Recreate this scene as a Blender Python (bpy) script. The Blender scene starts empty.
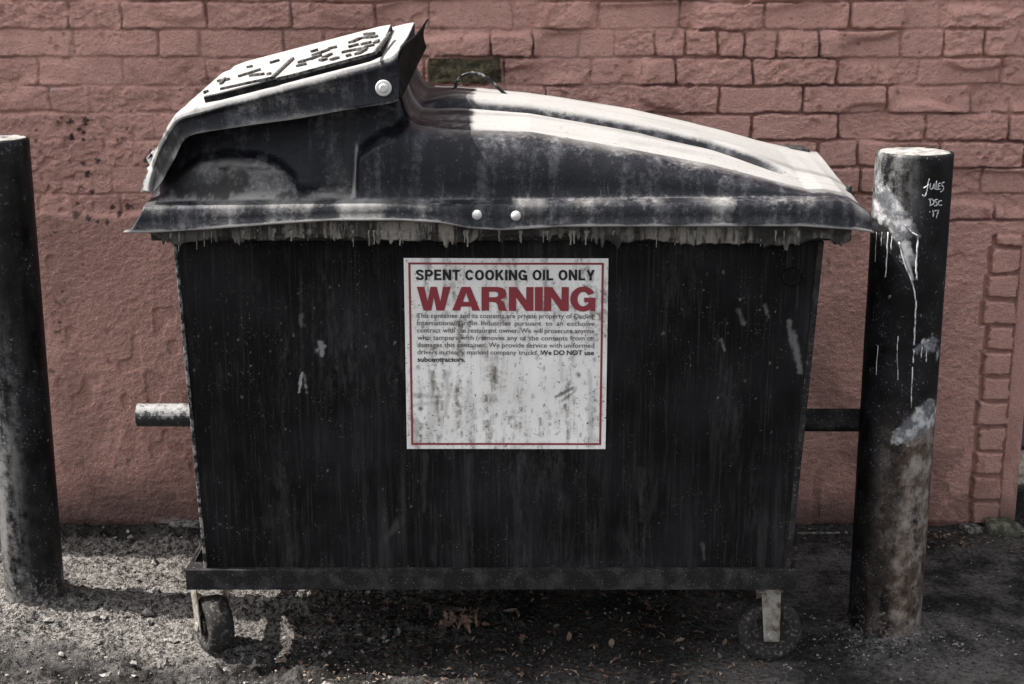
import bpy, math, random
import numpy as np
from mathutils import Vector, Matrix
random.seed(7); rng = np.random.default_rng(7)
sc = bpy.context.scene
COL = sc.collection
R = math.radians

# ------------------------------------------------------------------ camera
F = 1500.0; CX, CY = 512.0, 342.0
PITCH = R(14.16); CAMZ = 1.46
cp, sp = math.cos(PITCH), math.sin(PITCH)
cam_d = bpy.data.cameras.new('camera'); cam = bpy.data.objects.new('camera', cam_d); COL.objects.link(cam)
cam.location = (0, 0, CAMZ); cam.rotation_euler = (R(90) - PITCH, 0, 0)
cam_d.sensor_width = 36; cam_d.lens = F / 1024 * 36; cam_d.clip_start = .05; cam_d.clip_end = 2000
sc.camera = cam

def ray(px, py):
    a = (px - CX) / F; b = -(py - CY) / F
    return np.array([a, cp + b * sp, -sp + b * cp])
def P(px, py, Y):                       # measured point of the photo at depth plane Y
    d = ray(px, py); t = Y / d[1]
    return np.array([d[0] * t, Y, CAMZ + d[2] * t])
def G(px, py, z=0.0):
    d = ray(px, py); t = (z - CAMZ) / d[2]
    return np.array([d[0] * t, d[1] * t, z])
def proj(X, Y, Z):
    dz = Z - CAMZ
    dep = Y * cp - dz * sp; up = Y * sp + dz * cp
    return CX + X / dep * F, CY - up / dep * F
def plane_hit(px, py, p0, n):
    d = ray(px, py); o = np.array([0, 0, CAMZ])
    return o + d * (np.dot(p0 - o, n) / np.dot(d, n))
def sstep(a, b, x):
    t = np.clip((x - a) / (b - a), 0, 1); return t * t * (3 - 2 * t)

# ------------------------------------------------------------------ noise
TAB = rng.random((8, 256, 256))
TABF = [np.ascontiguousarray(t).astype(np.float32).ravel() for t in TAB]
def vn(x, y, s=0):
    x, y = np.broadcast_arrays(np.asarray(x, np.float32), np.asarray(y, np.float32))
    xf = np.floor(x); yf = np.floor(y); fx = x - xf; fy = y - yf
    xi = xf.astype(np.int32); yi = yf.astype(np.int32)
    fx = fx * fx * (3 - 2 * fx); fy = fy * fy * (3 - 2 * fy)
    t = TABF[s % 8]; x0 = (xi & 255) << 8; x1 = ((xi + 1) & 255) << 8; y0 = yi & 255; y1 = (yi + 1) & 255
    a = t.take(x0 | y0); b = t.take(x1 | y0); a += (b - a) * fx
    c = t.take(x0 | y1); d = t.take(x1 | y1); c += (d - c) * fx
    return a + (c - a) * fy
def fbm(x, y, o=4, s=0, g=.5):
    r = 0; a = 1; n = 0
    for i in range(o):
        r = r + a * (vn(x * 2 ** i + 17.3 * i, y * 2 ** i + 5.7 * i, s + i) - .5); n += a; a *= g
    return r / n * 2

# ------------------------------------------------------------------ mesh helpers
class MB:
    def __init__(s): s.v = []; s.f = []
    def box(s, a, b, M=None):
        n = len(s.v); (x0, y0, z0), (x1, y1, z1) = a, b
        for p in ((x0,y0,z0),(x1,y0,z0),(x1,y1,z0),(x0,y1,z0),(x0,y0,z1),(x1,y0,z1),(x1,y1,z1),(x0,y1,z1)):
            s.v.append(tuple(M @ Vector(p)) if M else p)
        for f in ((3,2,1,0),(4,5,6,7),(0,1,5,4),(1,2,6,5),(2,3,7,6),(3,0,4,7)): s.f.append(tuple(n + i for i in f))
        return s
    def hexa(s, pts):                    # 4 bottom, 4 top (ccw from above)
        n = len(s.v); s.v += [tuple(map(float, p)) for p in pts]
        for f in ((3,2,1,0),(4,5,6,7),(0,1,5,4),(1,2,6,5),(2,3,7,6),(3,0,4,7)): s.f.append(tuple(n + i for i in f))
        return s
    def tube(s, pts, rad, n=10, caps=True, smooth=True):
        pts = [Vector(p) for p in pts]
        if not hasattr(rad, '__len__'): rad = [rad] * len(pts)
        base = len(s.v); up = Vector((.13, .21, .97))
        for i, p in enumerate(pts):
            t = (pts[min(i + 1, len(pts) - 1)] - pts[max(i - 1, 0)]).normalized()
            u = t.cross(up)
            if u.length < .05: u = t.cross(Vector((1, 0, 0)))
            u.normalize(); w = t.cross(u)
            for k in range(n):
                a = 2 * math.pi * k / n
                s.v.append(tuple(p + (u * math.cos(a) + w * math.sin(a)) * rad[i]))
        for i in range(len(pts) - 1):
            for k in range(n):
                a = base + i * n + k; b = base + i * n + (k + 1) % n
                s.f.append((a, b, b + n, a + n))
        if caps:
            s.f.append(tuple(base + k for k in range(n))[::-1]); e = base + (len(pts) - 1) * n
            s.f.append(tuple(e + k for k in range(n)))
        return s
    def lathe(s, prof, c, axis='Z', n=32):  # prof: list of (radius, height)
        base = len(s.v)
        for r, h in prof:
            for k in range(n):
                a = 2 * math.pi * k / n; x, y = r * math.cos(a), r * math.sin(a)
                q = {'Z': (x, y, h), 'Y': (x, h, -y), 'X': (h, x, y)}[axis]
                s.v.append((c[0] + q[0], c[1] + q[1], c[2] + q[2]))
        for i in range(len(prof) - 1):
            for k in range(n):
                a = base + i * n + k; b = base + i * n + (k + 1) % n
                s.f.append((a, b, b + n, a + n))
        s.f.append(tuple(base + k for k in range(n))[::-1]); e = base + (len(prof) - 1) * n
        s.f.append(tuple(e + k for k in range(n)))
        return s

def link(name, me, mat, parent=None, off=(0, 0, 0), smooth=False, bevel=0):
    if mat: me.materials.append(mat)
    o = bpy.data.objects.new(name, me); COL.objects.link(o)
    if parent: o.parent = parent
    if any(off): me.transform(Matrix.Translation(-Vector(off)))
    if smooth: me.polygons.foreach_set('use_smooth', [True] * len(me.polygons))
    if bevel:
        b = o.modifiers.new('bevel', 'BEVEL'); b.width = bevel; b.segments = 2; b.limit_method = 'ANGLE'; b.angle_limit = R(35)
    me.update(); return o
def build(name, mb, mat, parent=None, off=(0, 0, 0), smooth=False, bevel=0, fix=True):
    me = bpy.data.meshes.new(name); me.from_pydata(mb.v, [], mb.f)
    if fix:
        import bmesh
        bm = bmesh.new(); bm.from_mesh(me); bmesh.ops.recalc_face_normals(bm, faces=bm.faces[:]); bm.to_mesh(me); bm.free()
    return link(name, me, mat, parent, off, smooth, bevel)
def grid_mesh(name, V, attrs=None, closed=False, flip=False):
    nu, nv = V.shape[:2]; me = bpy.data.meshes.new(name)
    idx = np.arange(nu * nv).reshape(nu, nv)
    if closed: idx = np.vstack([idx, idx[:1]])
    q = np.stack([idx[:-1, :-1], idx[1:, :-1], idx[1:, 1:], idx[:-1, 1:]], -1).reshape(-1, 4)
    if flip: q = q[:, ::-1]
    nf = len(q)
    me.vertices.add(nu * nv); me.vertices.foreach_set('co', V.reshape(-1).astype(np.float32))
    me.loops.add(nf * 4); me.loops.foreach_set('vertex_index', q.reshape(-1).astype(np.int32))
    me.polygons.add(nf); me.polygons.foreach_set('loop_start', np.arange(0, nf * 4, 4, dtype=np.int32))
    me.polygons.foreach_set('use_smooth', np.ones(nf, bool))
    me.update(calc_edges=True)
    for k, a in (attrs or {}).items():
        at = me.attributes.new(k, 'FLOAT', 'POINT'); at.data.foreach_set('value', np.clip(a, 0, 1).reshape(-1).astype(np.float32))
    me.validate(); return me
def empty(name, loc, label, cat, group=None):
    o = bpy.data.objects.new(name, None); COL.objects.link(o); o.location = loc; o.empty_display_size = .1
    return tag(o, label, cat, group)
def tag(o, label=None, cat=None, group=None, kind=None):
    if label: o['label'] = label
    if cat: o['category'] = cat
    if group: o['group'] = group
    if kind: o['kind'] = kind
    return o

# ------------------------------------------------------------------ material helpers
class NT:
    def __init__(s, name):
        s.m = bpy.data.materials.new(name); s.m.use_nodes = True; s.t = s.m.node_tree; s.n = s.t.nodes; s.l = s.t.links
        s.b = s.n['Principled BSDF']; s._tc = s.n.new('ShaderNodeTexCoord')
    def co(s): return s._tc.outputs['Object']
    def set(s, node, k, v):
        i = node.inputs[k]
        if isinstance(v, bpy.types.NodeSocket): s.l.new(v, i)
        else: i.default_value = v
    def mapping(s, scale, src=None):
        m = s.n.new('ShaderNodeMapping'); m.inputs['Scale'].default_value = scale; s.l.new(src or s.co(), m.inputs[0]); return m.outputs[0]
    def noise(s, scale, detail=4, rough=.55, vec=None, dist=0):
        n = s.n.new('ShaderNodeTexNoise'); n.inputs['Scale'].default_value = scale; n.inputs['Detail'].default_value = detail
        n.inputs['Roughness'].default_value = rough; n.inputs['Distortion'].default_value = dist
        s.l.new(vec or s.co(), n.inputs['Vector']); return n.outputs['Fac']
    def voro(s, scale, vec=None, rnd=1.0):
        n = s.n.new('ShaderNodeTexVoronoi'); n.inputs['Scale'].default_value = scale; n.inputs['Randomness'].default_value = rnd
        s.l.new(vec or s.co(), n.inputs['Vector']); return n.outputs['Distance']
    def ramp(s, x, a, b, lo=0.0, hi=1.0):
        n = s.n.new('ShaderNodeMapRange'); n.interpolation_type = 'SMOOTHSTEP'
        s.set(n, 0, x); n.inputs[1].default_value = a; n.inputs[2].default_value = b; n.inputs[3].default_value = lo; n.inputs[4].default_value = hi
        return n.outputs[0]
    def math(s, op, a, b=0.0):
        n = s.n.new('ShaderNodeMath'); n.operation = op; s.set(n, 0, a); s.set(n, 1, b); n.use_clamp = op in ('ADD', 'SUBTRACT'); return n.outputs[0]
    def mix(s, fac, a, b):
        n = s.n.new('ShaderNodeMix'); n.data_type = 'RGBA'
        s.set(n, 0, fac)
        for k, v in ((6, a), (7, b)):
            if isinstance(v, bpy.types.NodeSocket): s.l.new(v, n.inputs[k])
            else: n.inputs[k].default_value = (*v, 1)
        return n.outputs[2]
    def attr(s, name):
        n = s.n.new('ShaderNodeAttribute'); n.attribute_name = name; return n.outputs['Fac']
    def bump(s, h, dist, strength=1.0):
        n = s.n.new('ShaderNodeBump'); n.inputs['Strength'].default_value = strength; n.inputs['Distance'].default_value = dist
        s.l.new(h, n.inputs['Height']); s.l.new(n.outputs[0], s.b.inputs['Normal'])
    def out(s, col, rough=.6, spec=.3, metal=0.0):
        if isinstance(col, tuple): s.b.inputs['Base Color'].default_value = (*col, 1)
        else: s.l.new(col, s.b.inputs['Base Color'])
        s.set(s.b, 'Roughness', rough); s.set(s.b, 'Specular IOR Level', spec); s.set(s.b, 'Metallic', metal)
        return s.m

# ---- red painted wall
t = NT('red_paint'); n1 = t.noise(3.2, 5); n2 = t.noise(46, 6, .7); n3 = t.noise(150, 5, .7)
c = t.mix(t.ramp(n1, .35, .68), (.57, .322, .272), (.43, .236, .198))
c = t.mix(t.ramp(n2, .46, .72, 0, .5), c, (.66, .39, .35))
c = t.mix(t.ramp(n3, .50, .74, 0, .55), c, (.21, .105, .092))
c = t.mix(t.math('MULTIPLY', t.attr('grime'), .85), c, (.035, .028, .026))
c = t.mix(t.math('MULTIPLY', t.attr('stain'), .9), c, (.02, .018, .018))
bare = t.mix(t.ramp(t.noise(70, 4), .35, .65), (.05, .045, .028), (.14, .115, .07))
c = t.mix(t.attr('bare'), c, bare)
c = t.mix(t.attr('pale'), c, (.42, .36, .33))
t.bump(t.math('ADD', t.math('MULTIPLY', n3, .7), t.math('MULTIPLY', t.noise(330, 3), .5)), .010, 1.0)
M_WALL = t.out(c, .72, .25)

t = NT('blue_grey_render'); M_RECESS = t.out(t.mix(t.noise(6, 4), (.05, .055, .07), (.10, .105, .125)), .8, .2)

# ---- ground
t = NT('dirt_and_asphalt'); s_ = t.attr('sand'); n1 = t.noise(9, 6, .65); n2 = t.noise(90, 4, .7); n3 = t.noise(330, 2, .6)
asph = t.mix(t.ramp(n2, .35, .75), (.010, .0095, .0095), (.042, .039, .038))
asph = t.mix(t.math('MULTIPLY', t.ramp(t.noise(5, 7, .7), .38, .60), t.ramp(n2, .26, .58)), asph, (.135, .126, .119))
asph = t.mix(t.ramp(n3, .60, .72, 0, .6), asph, (.16, .15, .145))
sand = t.mix(t.ramp(n2, .36, .62), (.024, .021, .018), (.30, .28, .262))
sand = t.mix(t.ramp(n3, .58, .75, 0, .6), sand, (.34, .325, .31))
sand = t.mix(t.ramp(n3, .46, .34, 0, .85), sand, (.012, .011, .010))
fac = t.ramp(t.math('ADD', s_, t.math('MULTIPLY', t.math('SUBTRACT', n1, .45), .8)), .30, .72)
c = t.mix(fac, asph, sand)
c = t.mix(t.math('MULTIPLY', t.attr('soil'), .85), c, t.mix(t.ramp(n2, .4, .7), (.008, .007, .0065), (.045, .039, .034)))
t.bump(t.math('ADD', t.math('MULTIPLY', n2, .6), t.math('MULTIPLY', n3, .4)), .020, 1.0)
M_GROUND = t.out(c, .9, .12)

# ---- black lid plastic under grey dust
def plastic(name, base, dust_shade=(.46, .44, .43), gain=1.0):
    t = NT(name); n1 = t.noise(14, 6, .62); n2 = t.noise(85, 7, .74); n3 = t.noise(230, 3, .6)
    st = t.noise(26, 4, .6, t.mapping((1, .6, .12)))
    d = t.attr('dust_shade')
    k = t.math('MULTIPLY', t.math('ADD', t.math('MULTIPLY', n1, .40), t.math('MULTIPLY', n2, .60)), 1.25)
    m = t.ramp(t.math('ADD', t.math('MULTIPLY', d, 1.0), t.math('SUBTRACT', k, .625)), .20, .70)
    sc_ = t.noise(70, 6, .75, t.mapping((1, 1, .07))); thin = t.math('ADD', t.ramp(t.math('MULTIPLY', st, t.math('ADD', n2, .25)), .34, .60, 0, .20 * gain), t.ramp(sc_, .60, .70, 0, .16))
    spk = t.ramp(n3, .67, .74, 0, .55)
    c = t.mix(thin, base, (.30, .30, .33))
    c = t.mix(t.math('MULTIPLY', spk, .6), c, (.38, .37, .37))
    dc = t.mix(t.ramp(n2, .52, .74, 0, .55), dust_shade, (.14, .13, .125))
    c = t.mix(m, c, dc)
    c = t.mix(t.attr('tar'), c, (.012, .011, .011))
    c = t.mix(t.math('MULTIPLY', t.ramp(t.noise(95, 6, .75), .60, .68), t.ramp(n1, .40, .60)), c, (.022, .020, .019))
    t.bump(t.math('ADD', t.math('MULTIPLY', n2, .5), t.math('MULTIPLY', n3, .5)), .0025, .6)
    return t.out(c, t.math('ADD', t.math('MULTIPLY', m, .4), t.ramp(n2, .3, .7, .36, .54)), .22)
M_LID = plastic('dusty_black_plastic', (.0085, .009, .0125), (.29, .28, .27))
t = NT('clean_black_plastic'); M_PLAS = t.out(t.mix(t.ramp(t.noise(90, 3), .4, .7), (.012, .012, .014), (.06, .058, .058)), .5, .3)

t = NT('matt_black_plastic'); M_FLAP = t.out(t.mix(t.ramp(t.noise(50, 4), .4, .7), (.006, .006, .0065), (.022, .020, .019)), .8, .05)
t = NT('worn_embossing'); M_MARK = t.out(t.mix(t.ramp(t.noise(120, 5, .7), .38, .66), (.022, .021, .021), (.15, .145, .14)), .6, .15)
# ---- black painted steel of the body
t = NT('grimy_black_steel'); st = t.noise(30, 5, .6, t.mapping((1, 1, .055))); st2 = t.noise(120, 5, .65, t.mapping((1, 1, .045)))
n1 = t.noise(5, 5); n3 = t.noise(260, 2); n4 = t.noise(24, 4)
c = t.mix(t.ramp(n1, .35, .7), (.0048, .0045, .0050), (.0125, .0120, .0130))
low = t.attr('low')
c = t.mix(t.math('MULTIPLY', t.ramp(st, .50, .74, 0, .55), t.math('ADD', low, .14)), c, (.055, .052, .053))
c = t.mix(t.math('MULTIPLY', t.ramp(st2, .52, .74, 0, .5), t.math('ADD', t.math('MULTIPLY', low, t.ramp(n4, .35, .65)), .06)), c, (.060, .057, .056))
c = t.mix(t.math('MULTIPLY', t.ramp(n3, .64, .72, 0, .75), t.ramp(n4, .42, .66)), c, (.12, .115, .112))
c = t.mix(t.ramp(t.noise(190, 6, .7, t.mapping((1, 1, .03))), .50, .68, 0, .40), c, (.040, .038, .039))
c = t.mix(t.math('MULTIPLY', t.ramp(t.noise(9, 6, .65, t.mapping((1, 1, .22))), .48, .66, 0, .75), t.ramp(t.noise(95, 6, .75, t.mapping((1, 1, .25))), .42, .62)), c, (.036, .034, .035))
c = t.mix(t.attr('splat'), c, (.34, .33, .33))
t.bump(t.math('ADD', n3, t.math('MULTIPLY', st2, .5)), .0015, .35)
M_STEEL = t.out(c, t.ramp(n1, .3, .7, .5, .7), .05)
t = NT('dusty_black_steel'); n3 = t.noise(240, 2); n4 = t.noise(30, 4)
c = t.mix(t.ramp(n4, .4, .75), (.014, .0135, .0138), (.042, .040, .038))
c = t.mix(t.ramp(n3, .62, .72, 0, .7), c, (.17, .16, .155))
t.bump(n3, .002, .4); M_RAIL = t.out(c, .62, .08)
t = NT('sunlit_worn_edge'); n1 = t.noise(60, 7, .75); M_EDGE = t.out(t.mix(t.ramp(n1, .44, .60), (.012, .0115, .012), (.24, .23, .225)), .6, .15)
t = NT('rusty_caster_plate'); n1 = t.noise(40, 5); n2 = t.noise(150, 3)
c = t.mix(t.ramp(n1, .42, .70), (.30, .285, .255), (.085, .055, .035)); c = t.mix(t.ramp(n2, .60, .72), c, (.03, .025, .02))
M_FORK = t.out(c, .6, .3, .25)
t = NT('dirty_rubber'); M_RUB = t.out(t.mix(t.ramp(t.noise(120, 4), .5, .75), (.024, .022, .021), (.14, .13, .118)), .8, .15)
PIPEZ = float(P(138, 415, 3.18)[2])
t = NT('spattered_pale_top_pipe'); sx_ = t.n.new('ShaderNodeSeparateXYZ'); t.l.new(t.co(), sx_.inputs[0]); zz_ = t.ramp(sx_.outputs[2], PIPEZ - .012, PIPEZ + .018, -.10, .10); n1 = t.noise(75, 8, .75); c = t.mix(t.ramp(t.math('ADD', n1, zz_), .46, .62), (.02, .02, .021), (.24, .235, .23)); t.bump(n1, .004, .6)  # pale spatter on the upper half, dark below, set by height
M_PIPE = t.out(c, .5, .35)
t = NT('zinc_bolt'); M_BOLT = t.out(t.mix(t.noise(200, 2), (.45, .44, .42), (.75, .74, .72)), .4, .5, .35)
t = NT('wire'); M_WIRE = t.out(t.mix(t.ramp(t.noise(60, 3), .45, .62), (.012, .012, .013), (.32, .31, .30)), .45, .35)
t = NT('grease_crust'); st = t.noise(85, 6, .68, t.mapping((1, 1, .12))); n2 = t.noise(80, 4); n1 = t.noise(7, 3)
c = t.mix(t.ramp(t.math('ADD', t.math('MULTIPLY', st, .75), t.math('MULTIPLY', n1, .25)), .42, .57), (.010, .009, .008), (.23, .21, .185))
c = t.mix(t.ramp(n2, .56, .72, 0, .7), c, (.05, .044, .036)); c = t.mix(t.attr('tar'), c, (.016, .015, .014))
t.bump(t.math('ADD', st, n2), .004, .6); M_CRUST = t.out(c, .55, .35)
t = NT('pale_grease'); M_DRIP = t.out(t.mix(t.noise(90, 3), (.13, .12, .105), (.36, .34, .31)), .5, .35)

# ---- sign
t = NT('grimy_white_sticker'); st = t.noise(34, 5, .7, t.mapping((1, 1, .12))); n2 = t.noise(55, 5, .7); n3 = t.noise(210, 3, .6); n1 = t.noise(7, 3)
c = t.mix(t.ramp(n1, .3, .7), (.80, .785, .765), (.68, .66, .64))
c = t.mix(t.math('MULTIPLY', t.ramp(st, .44, .68), t.ramp(n2, .36, .62)), c, (.15, .13, .105))
c = t.mix(t.math('MULTIPLY', t.ramp(n3, .58, .66), t.ramp(n2, .48, .58)), c, (.05, .045, .038))
c = t.mix(t.attr('tar'), c, (.05, .045, .04)); M_SIGN = t.out(c, .45, .3)
def ink(name, col, worn, k):
    t = NT(name); n = t.noise(70, 4, .7); return t.out(t.mix(t.ramp(n, .52, .72, 0, k), col, worn), .5, .25)
M_RED = ink('red_ink', (.23, .033, .043), (.13, .05, .05), .7)
M_BLACK = ink('black_ink', (.012, .012, .013), (.09, .085, .08), .6)
M_GREYINK = ink('worn_black_ink', (.075, .07, .068), (.36, .34, .32), .9)

# ---- bollards
t = NT('worn_black_bollard'); n1 = t.noise(11, 5, .6); st = t.noise(30, 5, .6, t.mapping((1, 1, .15))); n3 = t.noise(210, 2)
c = t.mix(t.ramp(n1, .35, .7), (.0045, .0044, .0048), (.015, .0147, .017))
c = t.mix(t.math('MULTIPLY', t.ramp(t.math('ADD', t.math('MULTIPLY', st, .5), t.math('MULTIPLY', t.noise(45, 7, .72), .5)), .40, .60), t.attr('lit_haze')), c, (.23, .225, .22))
c = t.mix(t.math('MULTIPLY', t.ramp(n3, .64, .72, 0, .8), t.ramp(n1, .40, .62)), c, (.28, .27, .26))
c = t.mix(t.math('MULTIPLY', t.attr('tan_highlight'), t.ramp(t.math('ADD', t.math('MULTIPLY', st, .5), t.math('MULTIPLY', t.noise(60, 7, .72), .5)), .36, .60)), c, t.mix(t.ramp(t.noise(24, 6, .7), .4, .65), (.085, .058, .044), (.27, .235, .205)))
dm = t.ramp(t.math('ADD', t.attr('mud'), t.math('MULTIPLY', t.math('SUBTRACT', t.noise(110, 6, .75), .5), 3.0)), .40, .75)
c = t.mix(t.math('MULTIPLY', dm, .8), c, (.21, .195, .18))
pm = t.ramp(t.math('ADD', t.attr('paint'), t.math('MULTIPLY', t.math('SUBTRACT', t.noise(38, 8, .74), .5), 3.4)), .36, .80)
c = t.mix(pm, c, t.mix(t.ramp(t.noise(30, 7, .7), .38, .60), (.46, .455, .46), (.105, .108, .118)))
t.bump(t.math('ADD', n3, st), .0015, .4); M_BOL = t.out(c, t.ramp(n1, .3, .7, .36, .58), .14)
t = NT('rough_concrete'); n1 = t.noise(30, 5); n2 = t.noise(160, 4)
c = t.mix(t.ramp(n1, .4, .65), (.29, .275, .26), (.14, .13, .125)); c = t.mix(t.ramp(n2, .60, .72), c, (.06, .055, .05)); t.bump(n2, .003, .6); M_CONC = t.out(c, .85, .15)
t = NT('dull_concrete'); n1 = t.noise(60, 6, .7); M_DULL = t.out(t.mix(t.ramp(n1, .38, .66), (.035, .032, .030), (.19, .18, .17)), .9, .1)
t = NT('mossy_stone'); M_MOSS = t.out(t.mix(t.ramp(t.noise(45, 5), .4, .65), (.035, .038, .026), (.12, .115, .09)), .9, .1)
t = NT('chalk'); M_CHALK = t.out(t.mix(t.ramp(t.noise(170, 2), .42, .6), (.62, .62, .63), (.30, .30, .31)), .8, .1)
t = NT('white_paint_drip'); M_WDRIP = t.out(t.mix(t.ramp(t.noise(80, 3), .45, .62), (.62, .62, .63), (.22, .22, .23)), .6, .25)
def leafmat(name, a, b):
    t = NT(name); return t.out(t.mix(t.noise(60, 3), a, b), .7, .2)
M_LEAF = [leafmat('dry_leaf_tan', (.11, .082, .06), (.24, .19, .15)), leafmat('dry_leaf_brown', (.060, .038, .028), (.13, .085, .062)), leafmat('dry_leaf_red', (.095, .055, .042), (.185, .125, .10))]
t = NT('gravel'); M_GRAV = t.out(t.mix(t.ramp(t.noise(35, 2), .35, .65), (.03, .028, .026), (.26, .245, .23)), .9, .15)

# ================================================================== SETTING
WY = 3.745; WEND = 1.33
# ---- ground: one sheet to the horizon, fine where the camera looks
xs = np.concatenate([-np.geomspace(160, 1.75, 26), np.arange(-1.7, 1.75, .0062), np.geomspace(1.8, 160, 26)])
ys = np.concatenate([-np.geomspace(160, .6, 22), np.linspace(-.4, 2.35, 30), np.arange(2.4, 3.86, .0062), np.geomspace(3.95, 160, 24)])
X, Y = np.meshgrid(xs, ys, indexing='ij')
near = sstep(2.6, 1.7, np.abs(X)) * sstep(1.9, 2.5, Y) * sstep(4.3, 3.85, Y)
B1 = np.array([-1.124, 3.285]); B2 = np.array([.842, 3.138]); R1, R2 = .067, .080
def dist(c): return np.hypot(X - c[0], Y - c[1])
left = sstep(.25, -.55, X + .35 * fbm(X * 3, Y * 3, 3, 1))
h = .010 * fbm(X * 3.1, Y * 3.1, 4, 0)
clod = np.maximum(0, fbm(X * 17, Y * 17, 5, 2, .6) - .02)
clod_mask = left * (.35 + .65 * sstep(3.0, 2.9, Y)) + .25
h += .052 * clod * clod_mask * (.4 + .6 * vn(X * 4, Y * 4, 3))
h += .030 * np.maximum(0, fbm(X * 38 + 3, Y * 38, 4, 6, .6) - .10) * (left * .9 + .15)
h += .0075 * fbm(X * 60, Y * 60, 3, 4) * (.3 + .7 * left) + .0016 * fbm(X * 130, Y * 130, 2, 5)
h += .014 * np.exp(-np.maximum(0, dist(B1) - R1) / .035) + .010 * np.exp(-np.maximum(0, dist(B2) - R2) / .05)
h += .018 * sstep(3.60, 3.74, Y) * (.5 + vn(X * 9, Y * 9, 6))
heap = np.exp(-(((X - 1.10) / .10) ** 2 + ((Y - 3.62) / .05) ** 2)); h += .022 * heap * (.5 + vn(X * 40, Y * 40, 1))
casters = [(-.664, 3.05), (.548, 2.985), (-.52, 3.40), (.50, 3.40)]
for cx_, cy_ in casters:
    k = np.exp(-((X - cx_) ** 2 + (Y - cy_) ** 2) / .05 ** 2); h = h * (1 - k)
h *= near
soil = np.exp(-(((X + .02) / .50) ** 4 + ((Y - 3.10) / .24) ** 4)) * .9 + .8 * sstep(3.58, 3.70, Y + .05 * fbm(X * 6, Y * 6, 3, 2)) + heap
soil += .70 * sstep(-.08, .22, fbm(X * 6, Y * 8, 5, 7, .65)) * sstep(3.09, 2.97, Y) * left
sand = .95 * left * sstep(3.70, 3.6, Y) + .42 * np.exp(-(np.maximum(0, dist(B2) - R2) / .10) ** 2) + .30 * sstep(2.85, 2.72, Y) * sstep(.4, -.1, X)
sand = sand * (.26 + .74 * sstep(2.97, 3.10, Y + .12 * fbm(X * 5, Y * 5, 4, 5)) + .25 * sstep(.1, .4, fbm(X * 7, Y * 7, 4, 1)))
sand = np.where(near > 0, sand, .25)
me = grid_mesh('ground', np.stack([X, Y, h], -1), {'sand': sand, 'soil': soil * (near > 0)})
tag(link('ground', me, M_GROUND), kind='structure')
def gh(x, y):
    i = int(np.clip(np.searchsorted(xs, x), 0, len(xs) - 1)); j = int(np.clip(np.searchsorted(ys, y), 0, len(ys) - 1)); return h[i, j]

# ---- brick wall
COURSE = .0675; Z0 = 1.101
xs_w = np.concatenate([np.arange(-4.2, -1.6, .02), np.arange(-1.6, WEND - .002, .0031), [WEND]])
zs_w = np.concatenate([np.arange(-.06, 1.46, .0031), np.arange(1.465, 2.91, .02)])
WX, WZ = np.meshgrid(xs_w, zs_w, indexing='ij')
def pxw(px, py): return P(px, py, WY)[0]
rows_px = {2: (None, []), 1: (15, [513, 598, 680, 764, 850, 940, 1024]), 0: (43, [491, 533, 579, 615, 655, 685, 717, 744, 777, 818, 900, 943, 983]),
           -1: (72, [424, 504, 591, 675, 752, 836, 918, 1000]), -2: (100, [545, 629, 718, 802, 886, 970]), -3: (127, [580, 665, 750, 837, 924, 1008])}
rows_px = {3: (15, rows_px[1][1]), 2: (43, rows_px[0][1]), 1: (72, rows_px[-1][1]), 0: (100, rows_px[-2][1]), -1: (127, rows_px[-3][1])}
wx = WX + .0045 * fbm(WX * 28, WZ * 28, 3, 1); wz = WZ + .0040 * fbm(WX * 22, WZ * 30, 3, 2) + .003 * fbm(WX * 5, WZ * 5, 2, 5)
row = np.floor((wz - Z0) / COURSE).astype(int); fz = (wz - Z0) / COURSE - row
dh = np.minimum(fz, 1 - fz) * COURSE
dv = np.full(WX.shape, .1); bid = np.zeros(WX.shape, int)
rr = random.Random(3)
for r in range(row.min(), row.max() + 1):
    js = []
    if r in rows_px:
        py, l = rows_px[r]; js = sorted(pxw(p, py) for p in l)
    else: js = [-.05 + (.105 if r % 2 else 0)]
    while js[-1] < WEND + .3: js.append(js[-1] + rr.choice([.206, .206, .206, .203, .21, .10, .15]))
    while js[0] > -4.4: js.insert(0, js[0] - rr.choice([.206, .206, .206, .203, .21, .10, .13]))
    js = np.array(js); m = row == r
    k = np.searchsorted(js, wx[m]); k = np.clip(k, 1, len(js) - 1)
    dv[m] = np.minimum(wx[m] - js[k - 1], js[k] - wx[m]); bid[m] = (r + 60) * 97 + k
dv = np.abs(dv)
hr = np.random.default_rng(11).random((4, 20000))
b0, b1, b2, b3 = (hr[i][bid % 20000] for i in range(4))
rad = .010
ddx = np.maximum(0, rad - dv); ddz = np.maximum(0, rad - dh)
edge = rad - np.hypot(ddx, ddz)                       # rounded brick corner distance
edge = edge + .0035 * fbm(WX * 55, WZ * 55, 3, 3) * (.3 + b1)
jm = sstep(.0008, .0046, edge)
soft = sstep(-.42, -.62, WX + .12 * fbm(WX * 4, WZ * 4, 2, 1)) * sstep(1.20, 1.10, WZ)     # thick paint smothers the joints on the left
fill = np.maximum(sstep(.44, .64, vn(WX * 8, WZ * 12, 4)), .75 * sstep(-.1, -.5, WX) * sstep(.25, .5, vn(WX * 5, WZ * 8, 2)))                                           # joints clogged with paint here and there
jd = .0185 * (1 - .72 * soft) * (1 - .78 * fill)
rough = .0008 + .0062 * np.where(b1 > .45, (b1 - .45) * 1.8, 0)
hb = jd * jm + (b0 - .5) * .0075 * (1 - .6 * soft) * jm + rough * fbm(WX * 48, WZ * 70, 4, 6, .6) * jm + .0011 * fbm(WX * 26, WZ * 26, 3, 0)
hb += .0050 * soft * fbm(WX * 9, WZ * 14, 5, 2, .6)
hb += (b2 - .5) * .05 * (fz - .5) * COURSE * jm
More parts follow.
